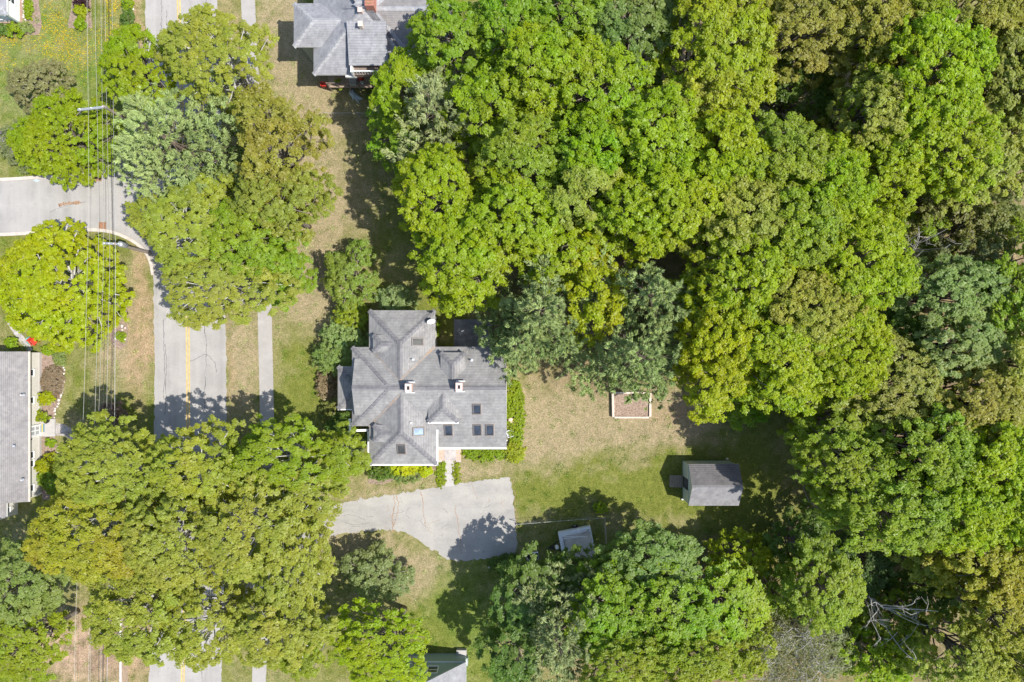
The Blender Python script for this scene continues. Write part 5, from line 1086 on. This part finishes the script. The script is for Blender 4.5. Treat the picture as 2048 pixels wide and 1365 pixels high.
# --- north yard and the back of the northern house
tree('maple', 800, 178, 44, 58, 11, 'bright', 'bright green maple against the northern house, left of the grey pine', nl=44)
tree('maple', 905, 76, 66, 64, 13, 'green', 'bright green maple overhanging the northern house roof', nl=44)
tree('maple', 795, 262, 44, 60, 7.5, 'green', 'low deep green maple below the grey pine by the north lawn')
pine(868, 225, 78, 92, 14.5, 'khaki', 'grey-khaki pine between the northern house and the woods', nt=120)
F = [('maple', 1025, 60, 74, 74, 13.5, 'green', 'green maple at the top edge, right of the one overhanging the northern house'), ('maple', 1130, 42, 76, 62, 14, 'green', 'green maple at the top edge in the middle of the wood'),
     ('maple', 1262, 62, 92, 82, 14, 'blue', 'bluish green maple at the top edge, left of the yellow-green oak'), ('maple', 1070, 150, 88, 78, 15, 'bright', 'big lumpy green maple below the two top-edge green ones'),
     ('maple', 1195, 185, 92, 88, 15, 'bright', 'lumpy yellow-green maple left of the tall yellow oak'), ('maple', 985, 222, 66, 66, 13.5, 'bright', 'yellow-green maple just right of the grey-khaki pine'),
     ('oak', 1405, 105, 112, 115, 16, (.325, .355, .03), 'tall yellow oak at the top edge left of the dark gap'), ('oak', 1350, 225, 66, 54, 14, 'yg', 'yellow oak just below the tall yellow one, by the dark gap'),
     ('oak', 1035, 310, 88, 74, 14.5, 'mid', 'green oak with a pale broken branch below the lumpy maples'), ('maple', 880, 395, 78, 78, 13.5, 'ylime', 'yellow-green maple at the edge of the north lawn'),
     ('maple', 930, 520, 88, 82, 13, 'ylime', 'yellow-green maple reaching towards the north wing of the house'), ('oak', 1040, 430, 88, 80, 14.5, 'ylime', 'yellow-green oak right of the lawn-edge maple'),
     ('oak', 1160, 405, 68, 62, 15, 'yg', 'paler khaki-topped oak in the middle of the wood'), ('maple', 1180, 305, 82, 72, 15, 'bright', 'bright oak-like maple above the khaki-topped oak'),
     ('oak', 1295, 300, 98, 88, 15.5, 'ylime', 'lime-green oak below the yellow oaks'), ('oak', 1255, 440, 82, 74, 15, 'ylime', 'lime-green oak right of the khaki-topped one'),
     ('oak', 1360, 420, 96, 88, 15.5, 'ylime', 'lime-green oak above the eastern backyard pines'), ('maple', 1185, 575, 44, 92, 13, 'lime', 'narrow yellow-lime tree squeezed between the two backyard pine groups'),
     ('oak', 1130, 500, 70, 56, 13, 'ylime', 'lime-green oak just above the western backyard pine'), ('oak', 1450, 320, 90, 86, 16, 'ylime', 'lime-green oak south-east of the tall yellow oak'),
     ('oak', 1555, 330, 92, 86, 16, 'mid', 'green-gold oak below the dark gap'), ('oak', 1660, 390, 100, 92, 16, 'ylime', 'lime-green oak left of the big round lime crown'),
     ('oak', 1470, 440, 92, 84, 16, 'yg', 'yellow-green oak in the centre of the eastern wood'), ('oak', 1580, 470, 92, 86, 16, 'mid', 'mid-green oak right of the yellow-green one in the eastern wood'),
     ('oak', 1695, 535, 104, 104, 16, 'ylime', 'lime-green oak whose right side faces the bare white branches'), ('oak', 1480, 560, 92, 88, 16, 'ylime', 'lime-green oak right of the eastern backyard pines'),
     ('oak', 1600, 615, 98, 92, 16, 'yg', 'yellow-green oak in the lower middle of the eastern wood'), ('oak', 1435, 660, 72, 82, 15, 'lime', 'yellow-lime oak beside the lower backyard pine'),
     ('oak', 1540, 705, 96, 86, 15.5, 'ylime', 'lime-green oak above the garden shed lawn'), ('oak', 1665, 680, 98, 92, 15.5, 'ylime', 'lime-green oak at the right end of the lawn-side row'),
     ('oak', 1420, 755, 58, 56, 13, 'lime', 'yellow-lime oak above the raised garden bed\'s right side'), ('oak', 1560, 772, 76, 40, 13, 'ylime', 'lime-green oak lowest in the row above the garden shed'),
     ('small', 1480, 812, 36, 32, 5, 'green', 'small deep green tree at the wood edge above the garden shed'),
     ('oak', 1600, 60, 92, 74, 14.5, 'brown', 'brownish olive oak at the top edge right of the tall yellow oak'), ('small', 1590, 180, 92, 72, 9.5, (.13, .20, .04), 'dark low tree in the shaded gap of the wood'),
     ('oak', 1725, 70, 84, 84, 15, 'olive', 'olive oak at the top edge left of the big round lime crown'), ('oak', 1840, 150, 106, 120, 17, 'ylime', 'big round lime crown in the upper right wood'),
     ('oak', 1735, 225, 84, 76, 16, 'yg', 'yellow-green oak left of the big round lime crown'), ('oak', 1875, 280, 98, 92, 16.5, 'ylime', 'lime crown just below the big round one'),
     ('oak', 1935, 50, 78, 76, 15, 'brown', 'brown-olive oak at the top edge near the right corner'), ('oak', 2000, 185, 78, 98, 15, 'brown', 'brown-olive oak at the right edge beside the big round lime crown'),
     ('oak', 2035, 50, 60, 78, 15, 'olive', 'olive oak in the top right corner'), ('oak', 1760, 335, 82, 66, 15, 'ylime', 'lime-green oak below the yellow-green one, left of the lower lime crown'),
     ('oak', 1955, 335, 70, 66, 15, 'yg', 'yellow-green oak at the lower right of the lime crowns'), ('oak', 2030, 330, 52, 76, 13, 'dkbrown', 'dark brown-olive oak at the right edge below the first one'),
     ('small', 1850, 400, 62, 44, 9, 'dkbrown', 'brown understory tree above the bare white branches'), ('small', 1975, 440, 84, 70, 10, 'dkbrown', 'dark brown leafy tree at the right edge, upper middle'),
     ('small', 1840, 460, 36, 32, 8.5, 'mid', 'small green tree right next to the bare white branches'), ('small', 1975, 525, 80, 40, 9, 'oakgrey', 'dull grey-green tree below the dark brown one at the right edge'),
     ('maple', 1890, 590, 84, 68, 13.5, 'grey', 'soft grey-green tree right of the lime oaks'), ('maple', 2000, 610, 56, 74, 13.5, 'mid', 'green-gold tree at the right edge beside the soft grey-green one'),
     ('small', 1800, 665, 62, 54, 11, 'deep', 'dark green tree below the soft grey-green one'), ('oak', 1900, 690, 74, 60, 14, 'grey', 'grey-green oak in the middle of the right wood'),
     ('oak', 2015, 725, 66, 72, 15, 'yg', 'yellow-green oak at the right edge, middle'), ('oak', 1790, 785, 98, 74, 14, 'brown', 'brown-olive oak right of the lawn-side row'),
     ('oak', 1925, 800, 92, 80, 15, 'olive', 'olive-brown oak beside the yellow-green right edge oak'), ('oak', 1670, 845, 76, 58, 12.5, 'mid', 'green oak at the lawn edge right of the garden shed'),
     ('oak', 1700, 925, 90, 74, 15, 'mid', 'tall green-gold oak over the lawn\'s dark right corner'), ('oak', 1830, 905, 88, 76, 16, 'mid', 'green-gold oak right of the one over the lawn corner'),
     ('oak', 1955, 900, 94, 84, 16, 'ylime', 'lime-green oak at the right side below the olive ones'), ('oak', 1785, 1015, 104, 76, 16, 'mid', 'broad green oak above the fallen trunk'),
     ('oak', 1905, 1015, 86, 76, 16, 'ylime', 'lime-green oak right of the broad one above the fallen trunk'), ('oak', 2025, 1000, 74, 96, 16, 'ylime', 'lime-green oak at the right edge, lower middle'),
     ('oak', 1985, 1130, 88, 76, 14, 'flame', 'golden oak at the right edge right of the fallen trunk'), ('oak', 1995, 1230, 80, 74, 14, 'flame', 'golden oak at the right edge below the first golden one'),
     ('oak', 1925, 1300, 70, 66, 13, 'yg', 'yellow-green oak at the bottom edge left of the corner'), ('oak', 2025, 1325, 56, 56, 14, 'flame', 'golden oak in the bottom right corner'),
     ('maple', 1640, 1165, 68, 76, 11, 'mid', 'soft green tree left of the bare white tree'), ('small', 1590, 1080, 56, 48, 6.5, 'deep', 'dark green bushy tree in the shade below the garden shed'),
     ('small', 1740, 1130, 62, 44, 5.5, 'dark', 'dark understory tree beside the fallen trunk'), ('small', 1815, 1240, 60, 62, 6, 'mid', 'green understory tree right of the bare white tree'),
     ('small', 1775, 1325, 76, 48, 6.5, 'bright', 'bright green understory tree at the bottom edge below the bare white tree'), ('small', 1880, 1190, 56, 50, 6, 'deep', 'dull green understory tree left of the golden oaks'),
     ('maple', 1298, 1136, 86, 68, 9.5, 'blue', 'large deep green maple just below the backyard fence'), ('maple', 1335, 1215, 88, 78, 11.5, 'green', 'large green maple in the middle of the bottom wood'),
     ('maple', 1218, 1222, 78, 76, 11, 'green', 'green maple left of the largest one in the bottom wood'), ('maple', 1192, 1148, 62, 42, 7, 'deep', 'dark green maple overhanging the camping trailer'),
     ('maple', 1055, 1190, 56, 70, 8.5, 'deep', 'dark green maple at the left edge of the bottom wood'), ('maple', 1035, 1310, 50, 60, 9, 'deep', 'dark green maple at the bottom edge beside the shaded lawn'),
     ('oak', 1235, 1310, 88, 62, 12.5, 'mid', 'yellow-green oak at the bottom edge below the green maples'), ('oak', 1375, 1315, 84, 60, 12.5, 'mid', 'green oak at the bottom edge left of the twiggy grey tree'),
     ('maple', 1455, 1205, 62, 66, 9.5, 'bright', 'light green tree right of the large green maples'), ('small', 1488, 1112, 44, 44, 5.5, 'ylime', 'small yellow-lime tree below the garden shed'),
     ('small', 1485, 1290, 62, 62, 9.5, 'mid', 'soft green tree left of the twiggy grey tree'),
     ('oak', 2060, 200, 60, 90, 15, 'olive', 'olive oak cut by the right edge near the top'), ('oak', 2062, 560, 50, 80, 13, 'mid', 'green-gold oak cut by the right edge above the middle'),
     ('oak', 2070, 850, 60, 80, 15, 'yg', 'yellow-green oak cut by the right edge just below the middle'), ('oak', 2075, 1120, 60, 80, 14, 'flame', 'golden oak cut by the right edge near the bottom'),
     ('oak', 1820, 40, 60, 50, 15, 'mid', 'green-gold oak at the top edge above the big round lime crown'), ('oak', 1870, 1110, 60, 50, 9, 'yg', 'lower yellow-green oak between the fallen trunk and the golden oaks'),
     ('oak', 1490, 30, 50, 44, 14, 'olive', 'olive oak at the top edge between the yellow oak and the brownish one'), ('oak', 1330, 20, 50, 40, 13, 'mid', 'green-gold oak at the top edge right of the bluish maple'),
     # roadside oaks, lower left
     ('oak', 230, 950, 98, 82, 12, 'yg', 'yellow-green oak opposite the left house entrance'), ('oak', 400, 935, 88, 78, 12, 'yg', 'yellow-green oak spreading over the road below the open stretch'),
     ('oak', 565, 915, 94, 70, 11, 'mid', 'greener oak over the sidewalk west of the house'), ('oak', 610, 978, 72, 56, 10.5, 'yg', 'yellow-green oak over the mouth of the driveway'),
     ('oak', 200, 1090, 108, 92, 13, 'flame', 'golden-tinged oak below the left house\'s extension'), ('oak', 350, 1075, 96, 90, 13.5, 'yg', 'yellow-green oak in the middle of the lower roadside grove'),
     ('oak', 490, 1065, 92, 88, 13, 'yg', 'yellow-green oak left of the driveway mouth'), ('oak', 590, 1130, 66, 90, 12, 'yg', 'yellow-green oak at the right side of the lower roadside grove'),
     ('oak', 285, 1225, 92, 84, 13, 'yg', 'yellow-green oak above the low board fence'), ('oak', 425, 1242, 84, 78, 12, 'yg', 'thin yellow-green oak showing the road through its crown'),
     ('oak', 558, 1248, 84, 74, 12, 'yg', 'yellow-green oak above the sidewalk near the bottom'), ('oak', 610, 1300, 42, 46, 10, 'mid', 'small green oak at the bottom beside the sidewalk'),
     ('oak', 668, 915, 46, 44, 8.5, 'mid', 'green-gold oak spray reaching the south-west wall of the house'), ('small', 1560, 1190, 44, 44, 6, 'mid', 'small green-gold tree below the dark bushy one'),
     ('small', 1690, 1290, 46, 50, 5, 'oakgrey', 'dull green understory tree between the twiggy grey tree and the bare white one'), ('small', 1540, 1235, 36, 30, 5, 'khakileaf', 'pale understory bush above the twiggy grey tree'),
     ('maple', 35, 1165, 72, 76, 11, (.235, .295, .09), 'bluish green tree at the left edge below the left house'), ('maple', 45, 1290, 72, 68, 10, 'mid', 'green tree in the bottom left corner'),
     ('small', 730, 1155, 54, 44, 4.8, (.25, .30, .12), 'small grey-green tree on the lawn island south of the driveway'), ('oak', 778, 1288, 90, 68, 10.5, 'ylime', 'lime-green oak left of the green-sided house at the bottom')]
sparse = {'thin yellow-green oak showing the road through its crown': .62, 'yellow-green oak spreading over the road below the open stretch': .85, 'yellow-green oak over the mouth of the driveway': .75, 'greener oak over the sidewalk west of the house': .85, 'yellow-green oak above the sidewalk near the bottom': .8}
for kind, px, py, a, b, h, c, l in F:
    w = dict(group='woodland and roadside trees'); left = px < 720 and py > 800
    if l in sparse: w.update(dens=sparse[l], gap=1.04)
    if px > 850 and kind in ('oak', 'maple'): w.update(zbf=.66, depth=.055)
    if left: w.update(zbf=.6, depth=.06)
    if kind == 'oak': w.update(leaf=.195 if left else .205, bark='palebark' if left else 'bark')
    tree(kind, px, py, a, b, h, c, l, **w)
pine(1075, 625, 88, 100, 16, 'pine', 'tall grey-green pine shading the east end of the house', nt=120)
pine(1035, 690, 70, 66, 13, 'pine2', 'shorter pine whose boughs hang over the dark patio slab', nt=120)
pine(1300, 590, 78, 76, 16.5, 'pine', 'upper grey-green pine right of the narrow lime tree', nt=120)
pine(1268, 712, 96, 82, 15.5, 'pine', 'lower grey-green pine above the raised garden bed', nt=120)
pine(1115, 1265, 80, 88, 13.5, 'khaki', 'khaki pine among the dark maples at the bottom', nt=120)
bare(1790, 1235, 66, 10.5, 'bare white-branched tree in the lower right wood', n=8, tw=3)
bare(1580, 1308, 84, 7.5, 'twiggy grey half-bare tree at the bottom edge', n=22, leaves=9000, color='khakileaf', tw=12)
bare(1830, 490, 36, 11, 'bare pale branches right of the lime-green oaks', n=7, tw=3)
bare(1960, 480, 60, 9, 'thin grey bare tree among the dark brown leaves at the right edge', n=8, leaves=900, color='dkbrown', tw=4)
# fallen trunk
b = MB(); P = [W(1780, 1108, .4), W(1830, 1128, .5), W(1890, 1152, .4), W(1945, 1172, .3)]; b.tube(P, [.33, .3, .24, .14], 9); ft = b.build('fallen_trunk', 'pinebark', None, True); tag(ft, 'dark fallen trunk lying on the litter of the lower right wood', 'log')
# garden shrubs, left side
for px, py, a, b, h, c, l, kk in ((91, 797, 15, 12, 1.0, 'lime', 'round lime shrub in the bed by the left house wall', 'shrub'), (82, 832, 13, 9, .9, 'fern', 'green shrub just north of the left house landing', 'shrub'), (101, 887, 9, 6, .5, 'fern', 'tiny green shrub south of the left house landing', 'shrub'),
                                  (97, 930, 25, 17, 1.5, 'lime', 'large lime shrub by the left house wall', 'shrub'), (98, 962, 22, 20, 1.3, 'mid', 'mixed green shrub below the large lime one', 'shrub'), (103, 760, 20, 34, .7, 'tan', 'dry brown heather patch in the left house bed', 'mound'),
                                  (118, 715, 13, 16, .6, 'grey', 'blue-green perennials at the north end of the left house bed', 'mound'), (96, 700, 14, 8, .6, 'fern', 'green perennials beside the red chair', 'mound'), (222, 830, 24, 20, 2.2, (.24, .17, .14), 'small pinkish-brown tree on the left lawn beside the road oaks', 'shrub'),
                                  (22, 688, 12, 7, 1.2, 'fern', 'round green bush behind the left house', 'shrub'), (162, 3, 12, 9, 1.1, 'red', 'dark purple shrub in the mulch bed at the top', 'shrub'), (160, 22, 10, 10, 1.0, 'lime', 'lime shrub in the mulch bed at the top', 'shrub'),
                                  (159, 47, 8, 9, .9, 'fern', 'small green shrub in the mulch bed at the top', 'shrub'), (253, 8, 8, 11, 1.0, 'fern', 'upper green shrub of the three by the stone wall', 'shrub'), (254, 35, 10, 14, 1.2, 'deep', 'dark middle shrub of the three by the stone wall', 'shrub'),
                                  (256, 61, 9, 11, 1.0, 'fern', 'lower green shrub of the three by the stone wall', 'shrub'), (8, 59, 13, 10, 1.1, 'deep', 'dark green shrub left below the white corner house', 'shrub'), (27, 59, 14, 10, 1.2, 'fern', 'green shrub below the white corner house wall', 'shrub'),
                                  (48, 55, 12, 9, .9, 'grey', 'grey-green shrub at the white corner house', 'shrub'), (56, 18, 6, 20, .6, 'fern', 'green plant strip along the white corner house', 'mound'), (241, 600, 8, 10, .4, 'grey', 'upper green plant mound in the roadside flower bed', 'mound'),
                                  (239, 624, 8, 9, .4, 'fern', 'lower green plant mound in the roadside flower bed', 'mound'), (241, 673, 8, 7, .5, 'fern', 'bright green tuft at the south end of the roadside bed', 'mound'), (680, 165, 12, 10, 1.2, 'fern', 'small green plant beside the northern deck', 'shrub'),
                                  (755, 190, 20, 14, 1.2, 'deep', 'dark bush below the northern deck', 'shrub'), (1202, 1018, 10, 8, 1.4, 'bright', 'small bright bush at the backyard fence corner', 'shrub'), (870, 655, 8, 16, .7, 'fern', 'shaded green plants east of the north wing', 'mound'),
                                  (632, 96, 10, 10, .8, 'deep', 'dark shrub in the corner of the northern house', 'shrub'), (110, 985, 12, 10, .9, 'mid', 'green shrub at the south end of the left house', 'shrub')):
    tree(kk, px, py, a, b, h, c, l, cat='bush' if kk == 'shrub' else 'plants', br=.3 if kk == 'shrub' else .2, leaf=.12 if kk == 'shrub' else .1, lob=.08)
# lilac blossoms as parts of the lilac bushes
for ob in [q for q in bpy.data.objects if q.name.startswith('lilac_bush')]:
    r = np.random.default_rng(5); cr_ = [c for c in ob.children if c.name.startswith('crown')][0]; n = len(cr_.data.vertices); co_ = np.empty(n * 3, np.float32); cr_.data.vertices.foreach_get('co', co_); co_ = co_.reshape(-1, 3)
    hi = co_[co_[:, 2] > np.quantile(co_[:, 2], .75)]; ctr = hi[r.integers(0, len(hi), 26)]; c = np.repeat(ctr, 26, 0) + r.normal(size=(26 * 26, 3)) * np.array((.10, .10, .12)) + np.array((0, 0, .12)); nr = unit(r.normal(size=c.shape) + np.array((0, 0, 1)))
    L = r.uniform(.06, .11, len(c)); quads_obj('blossom', leaf_quads(c, nr, L, L * .9, r), r.random((len(c), 3)), 'flower', ob, COL['lilac'])
# dandelions in the lawn, and grass
def meadow(name, n, box, dens_fn, size, color_fn, mat, seed, up=.0, label=None):
    r = np.random.default_rng(seed); px = r.uniform(box[0], box[2], n); py = r.uniform(box[1], box[3], n); d = dens_fn(px, py); k = r.random(n) < d; px = px[k]; py = py[k]; X = (px - 1024) * S; Y = (682.5 - py) * S; n = len(X)
    c = np.stack([X, Y, np.full(n, up) + r.random(n) * .05], 1); nr = unit(r.normal(size=(n, 3)) * .35 + np.array((0, 0, 1))); L = size * r.uniform(.6, 1.4, n)
    o = quads_obj(name, leaf_quads(c, nr, L, L * .85, r), r.random((n, 3)), mat, None, color_fn); o['kind'] = 'stuff'; o['label'] = label; return o
def g2(px, py, cx, cy, sx, sy): return np.exp(-((px - cx) / sx) ** 2 - ((py - cy) / sy) ** 2)
def dd(px, py):
    nz = fbm(px * S, py * S, 1.6, 77); m = .9 * g2(px, py, 228, 40, 18, 90) + .5 * g2(px, py, 130, 80, 60, 34) + 1.0 * g2(px, py, 25, 110, 32, 38) + .35 * g2(px, py, 110, 40, 30, 50) + .9 * g2(px, py, 0, 76, 16, 10) + .25 * g2(px, py, 150, 120, 60, 40)
    pv = (px > 243) | ((px > 134) & (px < 187) & (py < 58)) | ((px < 84) & (py < 70)); return np.where(pv, 0, m * np.clip(nz * 2.2 - .55, 0, 1))
meadow('dandelions', 26000, (0, 0, 245, 210), dd, .06, (.78, .55, .015), 'flower', 3, .06, 'yellow dandelions scattered through the top left lawn')
def grass():
    r = np.random.default_rng(99); n = 260000; px = r.uniform(0, 1660, n); py = r.uniform(0, 1365, n); nw = 70000; wk = r.integers(0, 2600, nw); wx = r.uniform(0, 1660, 2600); wy = r.uniform(0, 1365, 2600); px[:nw] = wx[wk] + r.normal(size=nw) * 3.2; py[:nw] = wy[wk] + r.normal(size=nw) * 3.2; X = (px - 1024) * S; Y = (682.5 - py) * S
    def inside(poly):
        P = np.array(poly); res = np.zeros(n, bool); j = len(P) - 1
        for i in range(len(P)):
            c = ((P[i, 1] > Y) != (P[j, 1] > Y)) & (X < (P[j, 0] - P[i, 0]) * (Y - P[i, 1]) / (P[j, 1] - P[i, 1] + 1e-12) + P[i, 0]); res ^= c; j = i
        return res
    bad = inside(G(drive_px)) | ((px > 886) & (px < 912) & (py > 890) & (py < 975))
    def near(line, a, b):  # a strip given by its plan line
        L = np.array([p[:2] for p in line]); xx = np.interp(-Y, -L[:, 1], L[:, 0]); return (X > xx - a) & (X < xx + b)
    bad |= near(road_line, 67 * S + .02, 77 * S + .02) | near(cr(G(walk_px), 6), .64, .64)
    bad |= inside([(p[0], p[1]) for p in nk] + [W(345, 220)[:2], W(352, 560)[:2]] + [(p[0], p[1]) for p in sk[::-1]])
    bad |= (px > 705) & (px < 1010) & (py > 640) & (py < 905); bad |= (px < 112) & (py > 700) & (py < 1040)
    k = ~bad; X = X[k]; Y = Y[k]; m = len(X); c = ground_color(X, Y) * 1.15
    a = r.random(m) * 6.28; tall = np.arange(n)[k] < nw; h = r.uniform(.03, .09, m) * np.where(tall, 1.7, 1); c = c * np.where(tall[:, None], np.array((.82, 1.08, .7)), 1.0); w = r.uniform(.02, .045, m); d = np.stack([np.cos(a), np.sin(a), np.zeros(m)], 1); s = np.stack([-np.sin(a), np.cos(a), np.zeros(m)], 1)
    B = np.stack([X, Y, np.zeros(m)], 1); tip = B + d * (h * r.uniform(.5, 1.5, m))[:, None] + np.array((0, 0, 1)) * h[:, None]
    v = np.stack([B - s * w[:, None], B + s * w[:, None], tip], 1).reshape(-1, 3)
    me = bpy.data.meshes.new('grass'); me.vertices.add(3 * m); me.vertices.foreach_set('co', v.astype(np.float32).ravel()); me.loops.add(3 * m); me.loops.foreach_set('vertex_index', np.arange(3 * m, dtype=np.int32)); me.polygons.add(m)
    me.polygons.foreach_set('loop_start', np.arange(0, 3 * m, 3, dtype=np.int32)); me.update(calc_edges=True)
    at = me.attributes.new('blade', 'FLOAT_VECTOR', 'FACE'); at.data.foreach_set('vector', (c * r.uniform(.6, 1.5, (m, 1))).astype(np.float32).ravel())
    mt, n_, l, b = new_mat('grass_blades'); at = n_.new('ShaderNodeAttribute'); at.attribute_name = 'blade'; l.new(at.outputs['Color'], b.inputs['Base Color']); b.inputs['Roughness'].default_value = .8; b.inputs['Specular IOR Level'].default_value = .15
    me.materials.append(mt); o = bpy.data.objects.new('grass', me); link(o); o['kind'] = 'stuff'; o['label'] = 'short dry lawn grass around the houses'; TRIS[0] += m
grass()
print('LEAF TRIANGLES', TRIS[0])
